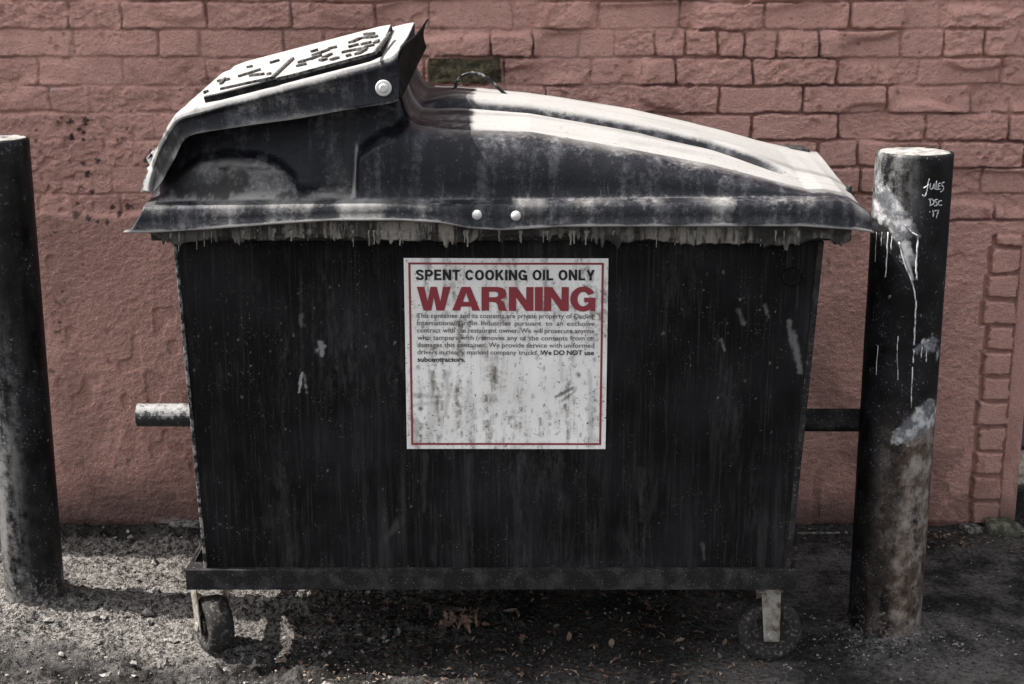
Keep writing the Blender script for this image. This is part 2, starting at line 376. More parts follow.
hb += .0040 * fbm(WX * 80, WZ * 130, 4, 3, .8) * (.3 + .7 * b1) * jm
chip = sstep(.60, .66, vn(WX * 62, WZ * 62, 5)) * sstep(.5, .62, vn(WX * 9, WZ * 16, 6)) ; hb -= .0042 * chip * (.4 + vn(WX * 90, WZ * 90, 1))
hb -= .006 * soft * sstep(.010, .003, np.abs(fz - .0) * COURSE) * sstep(.55, .65, vn(WX * 5, WZ * 1.5, 3))
# plaster coat on the lower part
ptop = np.interp(WX, [-4, -1.2, -.7, -.2, .5, .95, 1.05, 1.2, 1.4], [.86, .86, .845, .83, .82, .825, .815, .825, .82]) + .012 * fbm(WX * 9, 0 * WZ, 3, 4)
pm = sstep(-.006, .010, ptop - WZ)
hp = .0150 + .0032 * fbm(WX * 80, WZ * 120, 4, 1, .78) + .0018 * fbm(WX * 16, WZ * 12, 3, 3) + .004 * fbm(WX * 3, WZ * 3, 2, 2)
hp -= .004 * sstep(.66, .74, vn(WX * 30, WZ * 22, 2)) * sstep(.45, .6, vn(WX * 4, WZ * 4, 5))
hw = hb * (1 - pm) + hp * pm
# pier of stacked half bricks at the wall's right end
frow = np.floor((WZ - Z0) / COURSE).astype(int); ffz = (wz - Z0) / COURSE - row
off = (hr[0][(row + 100) * 13 % 20000] - .5) * .022
pe = np.minimum(np.minimum(wx - (1.212 + off), 1.287 - wx), dh * 1.1 - .0035)
pe = pe + .004 * fbm(WX * 50, WZ * 50, 3, 2); pier = sstep(0, .0045, pe); band = sstep(1.200, 1.207, wx - off) * sstep(.80, .79, WZ)
hq = .0005 + .0200 * pier + .0010 * fbm(WX * 60, WZ * 60, 3, 1) + .003 * (hr[1][(row + 100) * 7 % 20000] - .5) * pier
strip = sstep(1.285, 1.289, WX) * sstep(.82, .80, WZ)
hq = hq * (1 - strip) + (.012 + .0006 * fbm(WX * 30, WZ * 30, 3, 2)) * strip
hw = hw * (1 - band) + hq * band
# ragged foot of the wall
foot = sstep(.035, .0, WZ - .012 * fbm(WX * 14, 0 * WZ, 3, 6)); hw -= .012 * foot
br = np.array(pxw(428, 70)), np.array(pxw(501, 70))
bare = sstep(br[0] - .004, br[0] + .004, wx) * sstep(br[1] + .004, br[1] - .004, wx) * (row == 1) * sstep(.001, .006, dh)
hw = hw - .009 * bare + .004 * bare * fbm(WX * 60, WZ * 60, 4, 2)
stain = np.zeros_like(WX)
def blot(px, py, r, k=1.0):
    global stain
    p = P(px, py, WY); d = np.hypot(WX - p[0], (WZ - p[2])) + r * .9 * fbm(WX * 170, WZ * 170, 3, 2) + .004 * fbm(WX * 60, WZ * 60, 2, 3)
    stain = np.maximum(stain, k * sstep(r, r * .6, d))
rb = random.Random(5)
for px, py, r in [(70, 122, 5), (77, 130, 4), (86, 121, 6), (72, 137, 4), (83, 133, 3), (62, 118, 3), (88, 174, 5), (83, 163, 3), (97, 160, 4), (77, 214, 6), (90, 217, 4), (112, 208, 4),
                  (120, 213, 4), (128, 206, 3), (93, 192, 3), (148, 160, 5), (152, 152, 3), (77, 203, 3), (100, 220, 3), (110, 222, 4), (84, 140, 3)]:
    blot(px, py, r * .0020, .9)
for i in range(70): blot(rb.uniform(20, 200), rb.uniform(90, 240), rb.uniform(.0015, .004), rb.uniform(.3, .8))
for i in range(40): blot(rb.uniform(430, 1010), rb.uniform(10, 200), rb.uniform(.002, .006), rb.uniform(.2, .7))
for (a, b, w) in [((62, 290), (54, 370), 3), ((66, 300), (62, 340), 3), ((110, 350), (108, 390), 2), ((84, 250), (86, 300), 2), ((190, 330), (193, 360), 3)]:
    for k in range(9):
        f = k / 8; blot(a[0] + (b[0] - a[0]) * f + rb.uniform(-3, 3), a[1] + (b[1] - a[1]) * f, rb.uniform(.3, 1) * w * .0027, rb.uniform(.3, .8))
hw -= .003 * stain * (WZ > .86)
pale = np.zeros_like(WX)
p = P(53, 89, WY); pale = np.maximum(pale, sstep(.009, .005, np.hypot(WX - p[0], WZ - p[2])))
p = P(183, 527, WY); pale = np.maximum(pale, .8 * sstep(.06, .03, np.hypot((WX - p[0]) * .7, (WZ - p[2]) * 1.6) + .03 * fbm(WX * 22, WZ * 22, 3, 2)))
grime = sstep(.17, .0, WZ + .13 * fbm(WX * 6, WZ * 5, 4, 3)) * .9
grime = np.maximum(grime, .30 * sstep(.50, .78, fbm(WX * 5, WZ * 2.2, 4, 1) * .5 + .62) * pm * sstep(-.5, -.9, WX + .4 * vn(WZ * 4, WX * 2, 1)))
grime = np.maximum(grime, .5 * sstep(.40, .05, WZ + .2 * fbm(WX * 9, WZ * 2, 4, 6)) * sstep(.10, .35, fbm(WX * 30, WZ * 14, 4, 2) + .12))
grime = np.maximum(grime, .55 * sstep(.10, .42, fbm(WX * 2.6, WZ * 3.4, 5, 7, .62)) * sstep(.75, .25, WZ))
# darker tone in parts of the open joints
grime = np.maximum(grime, .55 * (1 - jm) * (1 - pm) * (1 - soft) * sstep(.5, .75, vn(WX * 11, WZ * 9, 2)))
wall = empty('brick_wall', (0, WY, 0), 'long red painted brick wall with a plastered lower half behind the black bin', 'wall')
V = np.stack([WX, WY - hw, WZ], -1)
me = grid_mesh('brickwork', V, {'grime': grime, 'stain': stain, 'bare': bare, 'pale': pale}); link('brickwork', me, M_WALL, wall, (0, WY, 0))
# the body of the wall behind its weathered face
mb = MB(); mb.box((-4.2, WY + .012, -.06), (WEND - .001, WY + .33, 2.90)); build('wall_core', mb, M_WALL, wall, (0, WY, 0), bevel=.006)
mb = MB(); mb.box((-4.25, WY - .03, 2.902), (WEND + .03, WY + .36, 2.96)); build('coping', mb, M_CONC, wall, (0, WY, 0), bevel=.006)
# returning edge that joins the face to the core
ev = np.stack([np.stack([np.full(len(zs_w), WEND), np.full(len(zs_w), y) - (hw[-1] if y == WY else 0), zs_w], -1) for y in (WY, WY + .10, WY + .33)], 0)
link('wall_end', grid_mesh('wall_end', ev), M_WALL, wall, (0, WY, 0))
mb = MB(); mb.box((1.0, 4.45, -.06), (4.5, 4.65, 2.6)); o = build('recessed_wall', mb, M_RECESS)
tag(o, 'dark blue grey wall set back beyond the right end of the red brick wall', 'wall')

# ---- rubble along the wall foot
def rock(name, c, s, mat, seed, label, cat, rot=0):
    import bmesh
    bm = bmesh.new(); bmesh.ops.create_cube(bm, size=2)
    bmesh.ops.subdivide_edges(bm, edges=bm.edges[:], cuts=5, use_grid_fill=True)
    r = random.Random(seed); o3 = Vector((r.uniform(-9, 9), r.uniform(-9, 9), r.uniform(-9, 9)))
    from mathutils import noise as N
    for v in bm.verts:
        q = v.co.copy(); L = q.length; q = q * (1 - .16 * (L - 1)) * (1 + .22 * N.noise(q * 1.1 + o3) + .12 * N.noise(q * 3.1 + o3))
        v.co = Vector((q.x * s[0], q.y * s[1], q.z * s[2]))
    me = bpy.data.meshes.new(name); bm.to_mesh(me); bm.free()
    o = link(name, me, mat, None, smooth=True); o.location = c; o.rotation_euler.z = rot
    return tag(o, label, cat)
def on(px, py, z=.0): p = G(px, py); return p
p = P(1000, 537, 3.70); rock('mossy_brick', (p[0], 3.715, .008), (.040, .05, .034), M_MOSS, 2, 'dark mossy brick stub under the pier at the right end of the red wall', 'brick', .05)
p = P(972, 537, 3.68); rock('concrete_chunk', (p[0], 3.70, .010), (.020, .024, .022), M_DULL, 4, 'pale broken concrete chunk at the wall foot left of the mossy brick', 'rubble', .4)
p = P(1016, 541, 3.72); rock('concrete_chunk', (p[0], 3.71, .004), (.022, .026, .014), M_DULL, 8, 'low concrete lump at the very corner of the red wall, right of the mossy brick', 'rubble', .2)
p = P(183, 527, 3.70); rock('plaster_lump', (p[0], 3.722, .016), (.040, .022, .018), M_DULL, 12, 'pale broken plaster lump at the wall foot left of the bin', 'rubble', .0)
p = P(826, 541, 3.70); rock('concrete_lip', (p[0], 3.71, .004), (.075, .018, .007), M_DULL, 15, 'thin ragged concrete lip at the wall foot between the bin and the right bollard', 'rubble', .02)
p = P(957, 547, 3.70); rock('concrete_lip', (p[0], 3.70, .0), (.05, .02, .009), M_DULL, 19, 'low concrete lip at the wall foot just right of the right bollard', 'rubble', -.03)

# ================================================================== BOLLARDS
def bollard(c, r, top, label, side):
    root = empty('bollard', (c[0], c[1], 0), label, 'bollard', 'pipe bollards either side of the bin')
    nth, nz = 220, 380
    th = np.linspace(0, 2 * math.pi, nth, endpoint=False); z = np.concatenate([np.linspace(-.05, top - .006, nz - 4), top - np.array([.0045, .0022, .0008, 0])])
    T, Z = np.meshgrid(th, z, indexing='ij')
    rr_ = np.full(Z.shape, r); rr_[:, -4:] -= np.array([.0006, .0016, .0032, .006])
    rr_ += .0012 * fbm(T * 1.5, Z * 4, 3, 1) * np.abs(np.sin(T / 2))
    Xc = c[0] + rr_ * np.cos(T); Yc = c[1] + rr_ * np.sin(T)
    px, py = proj(Xc, Yc, Z); frontal = np.sin(T) < .35
    paint = np.zeros_like(Z); lit_haze = np.zeros_like(Z); tan_highlight = np.zeros_like(Z); mud = np.zeros_like(Z)
    mud = sstep(.20, -.02, Z + .05 * fbm(T * 4, Z * 9, 3, 2)) * (.40 if side == 'r' else .55)
    if side == 'r':
        def seg(a, b, w0, w1, k):
            a = np.array(a, float); b = np.array(b, float); L = ((b - a) ** 2).sum()
            t_ = np.clip(((px - a[0]) * (b[0] - a[0]) + (py - a[1]) * (b[1] - a[1])) / L, 0, 1)
            d = np.hypot(px - a[0] - t_ * (b[0] - a[0]), py - a[1] - t_ * (b[1] - a[1])); w = w0 + (w1 - w0) * t_
            return k * sstep(w * 1.5, w * .1, d) * frontal
        for s in [((878, 208), (906, 232), 13, 10, .9), ((885, 190), (900, 215), 7, 10, .8), ((893, 222), (913, 262), 11, 6, .78), ((906, 222), (918, 236), 8, 4, .7), ((905, 255), (913, 280), 6, 2, .7),
                  ((880, 175), (882, 210), 6, 8, .62), ((919, 348), (932, 346), 7, 11, .62), ((930, 405), (900, 436), 8, 10, .85), ((934, 412), (912, 434), 10, 10, .85)]:  # the last two strokes are a pale patch at mid-height
            paint = np.maximum(paint, seg(*s))
        lit_haze = .85 * sstep(260, 170, py) * sstep(935, 885, px) + .25 * sstep(690, 500, py)*0  # grey wear with the sunlit upper left painted in
        tan_highlight = sstep(395, 450, py) * sstep(-.45, .95, (px - 885 + (py - 400) * .06) / 35) * 1.0 * frontal  # tan highlight painted down the right side, brightening towards the edge
    else:
        lit_haze = .60 * sstep(280, 430, py) * sstep(26, 4, px - (py - 380) * .05) * frontal + .04  # sunlit left side painted onto the lower pipe
    V = np.stack([Xc - c[0], Yc - c[1], Z], -1)
    link('pipe', grid_mesh('pipe', V, {'paint': paint, 'lit_haze': lit_haze, 'tan_highlight': tan_highlight, 'mud': mud}, closed=True), M_BOL, root)
    # concrete fill, slightly domed and pitted
    nr = 26; rv = np.linspace(0.0005, r - .0052, nr); T2, R_ = np.meshgrid(th[::2], rv, indexing='ij')
    zz = top - .001 + .004 * (1 - (R_ / r) ** 2) + .0022 * fbm(R_ * np.cos(T2) * 40 + 9, R_ * np.sin(T2) * 40 + 4, 4, 3) - .004 * np.exp(-((R_ - r * .35) / (.12 * r)) ** 2)
    zz[:, -1] = top - .004
    link('concrete_fill', grid_mesh('concrete_fill', np.stack([R_ * np.cos(T2), R_ * np.sin(T2), zz], -1), closed=True, flip=True), M_CONC, root)
    return root
bl = bollard(B1, R1, 1.091, 'black pipe bollard cut by the left edge of the photo, its base in sunlit grit', 'l')
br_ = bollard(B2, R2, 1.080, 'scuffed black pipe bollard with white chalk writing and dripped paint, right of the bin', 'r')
def cyl_hit(px, py, c=B2, r=R2 + .0006):
    d = ray(px, py); a = d[0] ** 2 + d[1] ** 2; b = -2 * (d[0] * c[0] + d[1] * c[1]); k = c[0] ** 2 + c[1] ** 2 - r * r
    D = max(0, b * b - 4 * a * k); t_ = (-b - math.sqrt(D)) / (2 * a); return np.array([d[0] * t_, d[1] * t_, CAMZ + d[2] * t_])
def zc(x, y): return 860 + x / 4.41, 145 + y / 4.41
strokes = [[(306,148),(300,170),(296,198),(290,222),(281,228),(276,219)], [(281,190),(296,181),(303,172)], [(311,170),(308,188),(314,197),(322,188),(327,168),(327,190),(333,196)],
           [(338,158),(335,178),(336,196),(343,196)], [(354,168),(345,172),(344,195),(356,194)], [(344,183),(353,180)], [(371,164),(361,168),(362,179),(369,187),(366,200),(354,208)],
           [(309,238),(311,266)], [(301,240),(316,238),(327,247),(324,260),(306,268)], [(342,240),(333,241),(331,250),(341,256),(338,267),(328,268)], [(360,246),(350,246),(345,256),(349,267),(361,265)],
           [(309,292),(306,299)], [(321,287),(324,302),(322,318)], [(328,291),(348,287),(341,304),(336,324)]]
mb = MB()
for s in strokes:
    q = [cyl_hit(*zc(*p)) for p in s]; pts = []
    for a, b in zip(q[:-1], q[1:]):
        for k in range(3): pts.append(a + (b - a) * k / 3)
    pts.append(q[-1]); mb.tube(pts, [.0011 + .0004 * random.random() for _ in pts], 6)
build('chalk_writing', mb, M_CHALK, br_, (B2[0], B2[1], 0), smooth=True)
mb = MB()
for s, w in [([(905,225),(911,232),(918,236),(917,252),(916,268),(917,280)], 3.0), ([(899,242),(904,262),(913,284),(916,302),(915,325),(914,345)], 2.6), ([(914,350),(913,363)], 2.2), ([(912.5,367),(911,408)], 2.0),
             ([(888,232),(887,255),(885.5,277)], 2.2), ([(892,236),(891,250)], 2.0), ([(882,232),(881,246)], 1.6), ([(876.5,232),(875,262)], 1.2), ([(898,336),(897,352),(898,380)], 1.4), ([(878,345),(876,375)], 1.2), ([(927,345),(926,362)],2), ([(922,347),(921,358)],1.6)]:
    q = [cyl_hit(*p) for p in s]; pts = []
    for a, b in zip(q[:-1], q[1:]):
        for k in range(5): pts.append(a + (b - a) * k / 5)
    pts.append(q[-1]); pts = [p_ + np.array([.0005 * math.sin(i * 1.7), 0, 0]) for i, p_ in enumerate(pts)]
    rad_ = [w * .00058 * (1 + .25 * math.sin(i * 2.1)) for i in range(len(pts))]; rad_[-1] *= 1.3; mb.tube(pts, rad_, 7)
build('paint_drips', mb, M_WDRIP, br_, (B2[0], B2[1], 0), smooth=True)

# ================================================================== THE BIN
BO = (0.0, 3.2, 0.0)
bin_ = empty('grease_bin', BO, 'black steel cooking oil bin on casters with a warped plastic lid and white warning sticker', 'waste bin')
FY = 2.94; BY = 3.47
# ---- body: tapered steel box, front sheet slightly dented
tl, tr = P(176, 240, FY), P(822, 240, FY); brc, blc = P(788, 571, FY), P(207, 571, FY)
zt_, zb_ = tl[2] + .01, blc[2] - .004
nu, nv = 640, 360
U, Vv = np.meshgrid(np.linspace(0, 1, nu), np.linspace(0, 1, nv), indexing='ij')
Xf = (blc[0] + (brc[0] - blc[0]) * U) * (1 - Vv) + (tl[0] + (tr[0] - tl[0]) * U) * Vv
Zf = zb_ + (zt_ - zb_) * Vv
den = (.006 * fbm(U * 3, Vv * 2.4, 3, 2) + .0010 * fbm(U * 14, Vv * 9, 2, 4)) * sstep(0, .06, U) * sstep(1, .94, U) * sstep(0, .06, Vv) * sstep(1, .95, Vv)
Yf = FY - den
pxf, pyf = proj(Xf, Yf, Zf)
splat = np.zeros_like(U)
def sp_seg(a, b, w, k=1.0, taper=.4):
    global splat
    a = np.array(a, float); b = np.array(b, float); L = max(1e-6, ((b - a) ** 2).sum())
    t_ = np.clip(((pxf - a[0]) * (b[0] - a[0]) + (pyf - a[1]) * (b[1] - a[1])) / L, 0, 1)
    d = np.hypot(pxf - a[0] - t_ * (b[0] - a[0]), pyf - a[1] - t_ * (b[1] - a[1])) + 1.6 * fbm(pxf * .3, pyf * .3, 2, 3)
    ww = w * (1 - taper * t_); splat = np.maximum(splat, k * sstep(ww * 1.3, ww * .3, d) * (.35 + .65 * sstep(-.25, .3, fbm(pxf * .22, pyf * .06, 3, 6))))
for a in [((302, 374), (299, 392), 1.6, .7), ((304, 376), (307, 393), 1.5, .6), ((301, 316), (301, 326), 2.6, .45), ((301, 260), (301, 372), 2.4, .04), ((320, 343), (322, 355), 3.2, .5), ((317, 350), (325, 346), 2.6, .45),
          ((793, 335), (800, 372), 4.5, .30), ((789, 322), (790, 340), 3, .28), ((738, 310), (744, 325), 2.6, .28), ((765, 305), (768, 318), 2.2, .3), ((722, 340), (724, 350), 2, .3), ((220, 268), (236, 270), 1.6, .25), ((395, 343), (394, 345), 2, .5),
          ((663, 333), (662, 334), 1.8, .45), ((400, 520), (385, 540), 5, .07), ((703, 545), (704, 560), 3, .12), ((640, 470), (642, 520), 4, .04), ((520, 455), (519, 520), 4, .05), ((560, 455), (561, 500), 3, .05), ((425, 455), (424, 510), 4, .05), ((470, 455), (471, 540), 4, .05)]:
    sp_seg(*a)
rs = random.Random(9)
for i in range(240):
    x, y = rs.choice([(rs.gauss(255, 40), rs.gauss(350, 40)), (rs.gauss(330, 60), rs.gauss(500, 40)), (rs.uniform(200, 800), rs.uniform(255, 565)), (rs.gauss(740, 40), rs.gauss(330, 40)), (rs.gauss(280, 70), rs.gauss(335, 20))])
    sp_seg((x, y), (x, y + rs.uniform(.2, 1.2)), rs.choice([.4, .5, .6]), rs.uniform(.08, .32), 0)
low = sstep(390, 530, pyf + 110 * fbm(pxf * .016, pyf * .006, 4, 5)) * (.45 + .55 * sstep(340, 420, pxf)) * (.4 + .6 * sstep(-.2, .3, fbm(pxf * .02, pyf * .004, 3, 2)))
body_front = grid_mesh('front_panel', np.stack([Xf, Yf, Zf], -1), {'splat': splat, 'low': low}, flip=False)
body = MB()
i_ = .004
body.hexa([(blc[0] + i_, FY + i_, zb_), (brc[0] - i_, FY + i_, zb_), (brc[0] - i_, BY, zb_), (blc[0] + i_, BY, zb_), (tl[0] + i_, FY + i_, zt_), (tr[0] - i_, FY + i_, zt_), (tr[0] - i_, BY, zt_), (tl[0] + i_, BY, zt_)])
body_o = build('body', body, M_STEEL, bin_, BO, bevel=.003)
link('front_panel', body_front, M_STEEL, body_o, BO)
# edge seams: folded flanges down the two front corners
for a, b, sx in ((tl, blc, -1), (tr, brc, 1)):
    mb = MB(); w = .012
    x0, x1 = b[0], a[0]
    def q(x, z, dx0, dx1, y0, y1): return [(x + dx0, y0, z), (x + dx1, y0, z), (x + dx1, y1, z), (x + dx0, y1, z)]
    d0, d1 = (-.005, .0015) if sx < 0 else (-.008, .004)
    mb.hexa(q(x0, zb_, d0, d1, FY - .005, FY + .03) + q(x1, zt_ - .012, d0, d1, FY - .005, FY + .03))
    build('corner_flange', mb, M_EDGE if sx < 0 else M_RAIL, body_o, BO, bevel=.002)  # left flange is worn and paler, its sunlit edge painted in
# small round plug top right
pc = P(792, 277, FY - .004); mb = MB(); mb.lathe([(.002, -.004), (.017, -.004), (.019, -.001), (.019, .004)], pc, 'Y', 28); build('plug', mb, M_STEEL, body_o, BO, smooth=False)
# top flange under the lid and its crust of grease
fl0, fl1 = P(150, 240, 2.90)[0], P(851, 240, 2.90)[0]
zf1 = P(500, 226, 2.905)[2]; zf0 = P(500, 243, 2.905)[2]
mb = MB(); mb.box((fl0, 2.908, zf0 + .004), (fl1, 2.94 - .008, zf1 + .02)); mb.box((fl0, FY + .002 - .004, zt_ + .002), (fl1, 3.60, zf1 + .018)); build('flange_and_shade_lip', mb, M_RAIL, body_o, BO, bevel=.002)  # rear lip lengthened out of view to shade the ground right of the bin
nx = 620; xc = np.linspace(fl0 - .001, fl1 + .001, nx); pxx = proj(xc, 2.9, zf0)[0]
edge_len = np.interp(pxx, [150, 172, 180, 200, 330, 390, 470, 478, 560, 640, 810, 830, 835, 851], [232, 240, 244, 240, 236, 242, 244, 236, 238, 240, 243, 240, 245, 245])
edge_len = edge_len + 6 * fbm(xc * 19, xc * 0, 4, 2) + 13 * np.maximum(0, fbm(xc * 95, xc * 0 + 3, 4, 4, .7) - .22) * 2 - 5 * sstep(.55, .8, vn(xc * 8, xc * 0, 1))
top_y = np.full(nx, 221.0)
VV = []
tarr = []
for k in np.linspace(0, 1, 26):
    yy = top_y + (edge_len - top_y) * k
    z_ = np.array([P(512, y, 2.905)[2] for y in yy])
    thick = .003 + .0022 * fbm(xc * 70, xc * 0 + k * 5, 4, 6, .65) + .002 * fbm(xc * 25, xc * 0 + k * 3, 2, 1)
    thick = thick * (1 if k < .98 else .1)
    VV.append(np.stack([xc, 2.907 - np.maximum(.0004, thick), z_], -1)); tarr.append(np.clip(sstep(-.05, .30, fbm(xc * 14, xc * 0 + k * .5, 4, 3)) * .85 + np.interp(pxx, [150, 200, 290, 310, 465, 485, 640, 670, 860], [.8, .7, .25, 0, 0, .6, .45, .1, .3]), 0, 1))
me = grid_mesh('grease_crust', np.stack(VV, 1), {'tar': np.stack(tarr, 1)}, flip=True)
co = link('grease_crust', me, M_CRUST, body_o, BO); sm = co.modifiers.new('s', 'SOLIDIFY'); sm.thickness = .003; sm.offset = 0
dr = random.Random(21)
dl = [(171, 232, 246), (179, 232, 251), (197, 232, 249), (204, 231, 246), (211, 230, 242), (243, 230, 238), (258, 229, 240), (274, 228, 240)] + [(dr.uniform(290, 800), 230, dr.uniform(237, 247)) for _ in range(38)]
for x, y0, y1 in dl:
    a = P(x, y0, 2.9035); b = P(x + dr.uniform(-.5, .5), y1, 2.9035); w = dr.choice([.0006, .0009, .0013, .0019]); jx = np.array([dr.uniform(-.0016, .0016), 0, 0])
    mb = MB(); mb.tube([a, a * .7 + b * .3 + jx, a * .4 + b * .6 - jx * .5, a * .12 + b * .88, b, b + np.array([0, 0, -.0015])], [w * 3, w * 1.9, w * 1.1, w * .8, w * 1.0, w * .3], 7)
    build('grease_drip', mb, M_DRIP, body_o, BO, smooth=True)

# ---- sticker
c0, c1 = P(403.5, 258.5, FY - .004), P(608.5, 258.5, FY - .004); zbot = P(508, 449, FY - .004)[2]
SX, SW, SZ, SH = c0[0], c1[0] - c0[0], c0[2], c0[2] - zbot
def sxy(u, v): return SX + SW * u, SZ - SH * v
SY = FY - .0065
nu, nv = 120, 110
U, Vv = np.meshgrid(np.linspace(0, 1, nu), np.linspace(0, 1, nv), indexing='ij')
xx, zz = sxy(U, 1 - Vv)
# let the sticker follow the dented sheet closely
def sheet_y(x, z):
    v = np.clip((z - zb_) / (zt_ - zb_), 0, 1); xl = blc[0] + (tl[0] - blc[0]) * v; xr = brc[0] + (tr[0] - brc[0]) * v; u = np.clip((x - xl) / (xr - xl), 0, 1)
    fi = u * (den.shape[0] - 1); fj = v * (den.shape[1] - 1); i = np.clip(np.floor(fi).astype(int), 0, den.shape[0] - 2); j = np.clip(np.floor(fj).astype(int), 0, den.shape[1] - 2); a = fi - i; b = fj - j
    return FY - ((den[i, j] * (1 - a) + den[i + 1, j] * a) * (1 - b) + (den[i, j + 1] * (1 - a) + den[i + 1, j + 1] * a) * b)
tarm = np.zeros_like(U)
spx, spy = proj(xx, FY + 0 * xx, zz)
def tseg(a, b, w, k):
    global tarm
    a = np.array(a, float); b = np.array(b, float); L = ((b - a) ** 2).sum(); t_ = np.clip(((spx - a[0]) * (b[0] - a[0]) + (spy - a[1]) * (b[1] - a[1])) / L, 0, 1)
    d = np.hypot(spx - a[0] - t_ * (b[0] - a[0]), spy - a[1] - t_ * (b[1] - a[1])) + 1.2 * fbm(spx * .25, spy * .25, 3, 1); tarm = np.maximum(tarm, k * sstep(w * 1.4, w * .5, d))
for s in [((556, 396), (572, 388), 1.6, .8), ((562, 400), (574, 391), 1.4, .7), ((566, 388), (570, 380), 1.2, .5), ((415, 395), (440, 396), 2.2, .45), ((414, 405), (438, 402), 2, .35), ((446, 372), (449, 396), 2.2, .35), ((448, 395), (446, 415), 2, .35),
          ((589, 370), (591, 400), 2, .3), ((560, 352), (562, 380), 1.8, .25), ((420, 408), (421, 409), 2.2, .8), ((578, 374), (579, 375), 2, .8), ((540, 418), (541, 424), 1.5, .7), ((432, 380), (430, 440), 4, .22), ((470, 380), (468, 440), 3, .15), ((590, 405), (592, 445), 3, .3), ((415, 420), (416, 445), 3, .3)]:
    tseg(*s)
rs = random.Random(31)
for i in range(150):
    x, y = rs.uniform(410, 600), rs.uniform(300, 442); tseg((x, y), (x + .1, y + rs.uniform(.3, 3)), rs.uniform(.6, 1.3), rs.uniform(.2, .7))
sign = link('warning_sticker', grid_mesh('warning_sticker', np.stack([xx, sheet_y(xx, zz) - .0015, zz], -1), {'tar': tarm}), M_SIGN, bin_, BO)
def wrap(me, lift):
    n = len(me.vertices); a = np.zeros(n * 3, np.float32); me.vertices.foreach_get('co', a); a = a.reshape(-1, 3)
    a[:, 1] = sheet_y(a[:, 0].astype(float), a[:, 2].astype(float)) - .0015 - lift; me.vertices.foreach_set('co', a.reshape(-1)); me.update()
mb = MB()
def strip_rect(u0, v0, u1, v1):
    n = 24
    for k in range(n):
        ua, ub = (u0 + (u1 - u0) * k / n, u0 + (u1 - u0) * (k + 1) / n) if abs(u1 - u0) > abs(v1 - v0) else (u0, u1)
        va, vb = (v0 + (v1 - v0) * k / n, v0 + (v1 - v0) * (k + 1) / n) if abs(u1 - u0) <= abs(v1 - v0) else (v0, v1)
        i = len(mb.v)
        for u, v in ((ua, vb), (ub, vb), (ub, va), (ua, va)): x, z = sxy(u, v); mb.v.append((x, SY, z))
        mb.f.append((i, i + 1, i + 2, i + 3))
bw = .0105; i0 = .022; i1 = .978
strip_rect(i0, i0, i1, i0 + bw); strip_rect(i0, i1 - bw, i1, i1); strip_rect(i0, i0 + bw, i0 + bw, i1 - bw); strip_rect(i1 - bw, i0 + bw, i1, i1 - bw)
me = bpy.data.meshes.new('border'); me.from_pydata(mb.v, [], mb.f); wrap(me, .0006); link('border', me, M_RED, sign, BO)

dg = bpy.context.evaluated_depsgraph_get
def glyph_mesh(txt, offset=0.0):
    cu = bpy.data.curves.new('txt', 'FONT'); cu.body = txt; cu.size = 1; cu.offset = offset; cu.resolution_u = 4
    o = bpy.data.objects.new('txt', cu); COL.objects.link(o); bpy.context.view_layer.update()
    m = bpy.data.meshes.new_from_object(o.evaluated_get(dg())); bpy.data.objects.remove(o); bpy.data.curves.remove(cu)
    v = np.zeros(len(m.vertices) * 3, np.float32); m.vertices.foreach_get('co', v); v = v.reshape(-1, 3)
    f = [tuple(p.vertices) for p in m.polygons]; bpy.data.meshes.remove(m)
    return v, f
class Acc:
    def __init__(s): s.v = []; s.f = []
    def add(s, v, f): n = len(s.v); s.v += [tuple(map(float, p)) for p in v]; s.f += [tuple(n + i for i in q) for q in f]
def put(acc, v, f, x0, w, zbase, hgt, vref=None, lift=0):
    mn, mx = v[:, 0].min(), v[:, 0].max(); b0, b1 = vref or (v[:, 1].min(), v[:, 1].max())
    q = np.zeros_like(v); q[:, 0] = x0 + (v[:, 0] - mn) / (mx - mn) * w; q[:, 2] = zbase + (v[:, 1] - b0) / (b1 - b0) * hgt; q[:, 1] = SY
    acc.add(q, f)
def finish(acc, name, mat, lift):
    me = bpy.data.meshes.new(name); me.from_pydata(acc.v, [], acc.f); wrap(me, lift)
    return link(name, me, mat, sign, BO)
cap = glyph_mesh('H')[0]; CAPH = float(cap[:, 1].max())
# heading lines
def ribbon(acc, pts, t, lift):
    pts = [np.array(p, float) for p in pts]; n = len(pts); L = []; Rr = []
    for i in range(n):
        d0 = pts[i] - pts[i - 1] if i else pts[1] - pts[0]; d1 = pts[i + 1] - pts[i] if i < n - 1 else d0
        d0 = d0 / np.linalg.norm(d0); d1 = d1 / np.linalg.norm(d1); m = d0 + d1; m /= np.linalg.norm(m); nn = np.array([-m[1], m[0]]); k = t / 2 / max(.45, abs(np.dot(nn, np.array([-d0[1], d0[0]]))))
        L.append(pts[i] + nn * k); Rr.append(pts[i] - nn * k)
    v = [(p[0], p[1], lift) for q in zip(L, Rr) for p in q]; acc.add(v, [(2 * i, 2 * i + 1, 2 * i + 3, 2 * i + 2) for i in range(n - 1)])
def sm2(pts, m=4): return [(p.x, p.y) for p in smooth_path([(x, y, 0) for x, y in pts], m)]
def smooth_path(pts, m=6):
    out = []; pts = [Vector(p) for p in pts]
    for i in range(len(pts) - 1):
        p0 = pts[max(0, i - 1)]; p1 = pts[i]; p2 = pts[i + 1]; p3 = pts[min(len(pts) - 1, i + 2)]
        for k in range(m):
            t = k / m; out.append(.5 * ((2 * p1) + (p2 - p0) * t + (2 * p0 - 5 * p1 + 4 * p2 - p3) * t * t + (3 * p1 - p0 - 3 * p2 + p3) * t ** 3))
    out.append(pts[-1]); return out
t_ = .20; h_ = t_ / 2; TT = 1 - h_
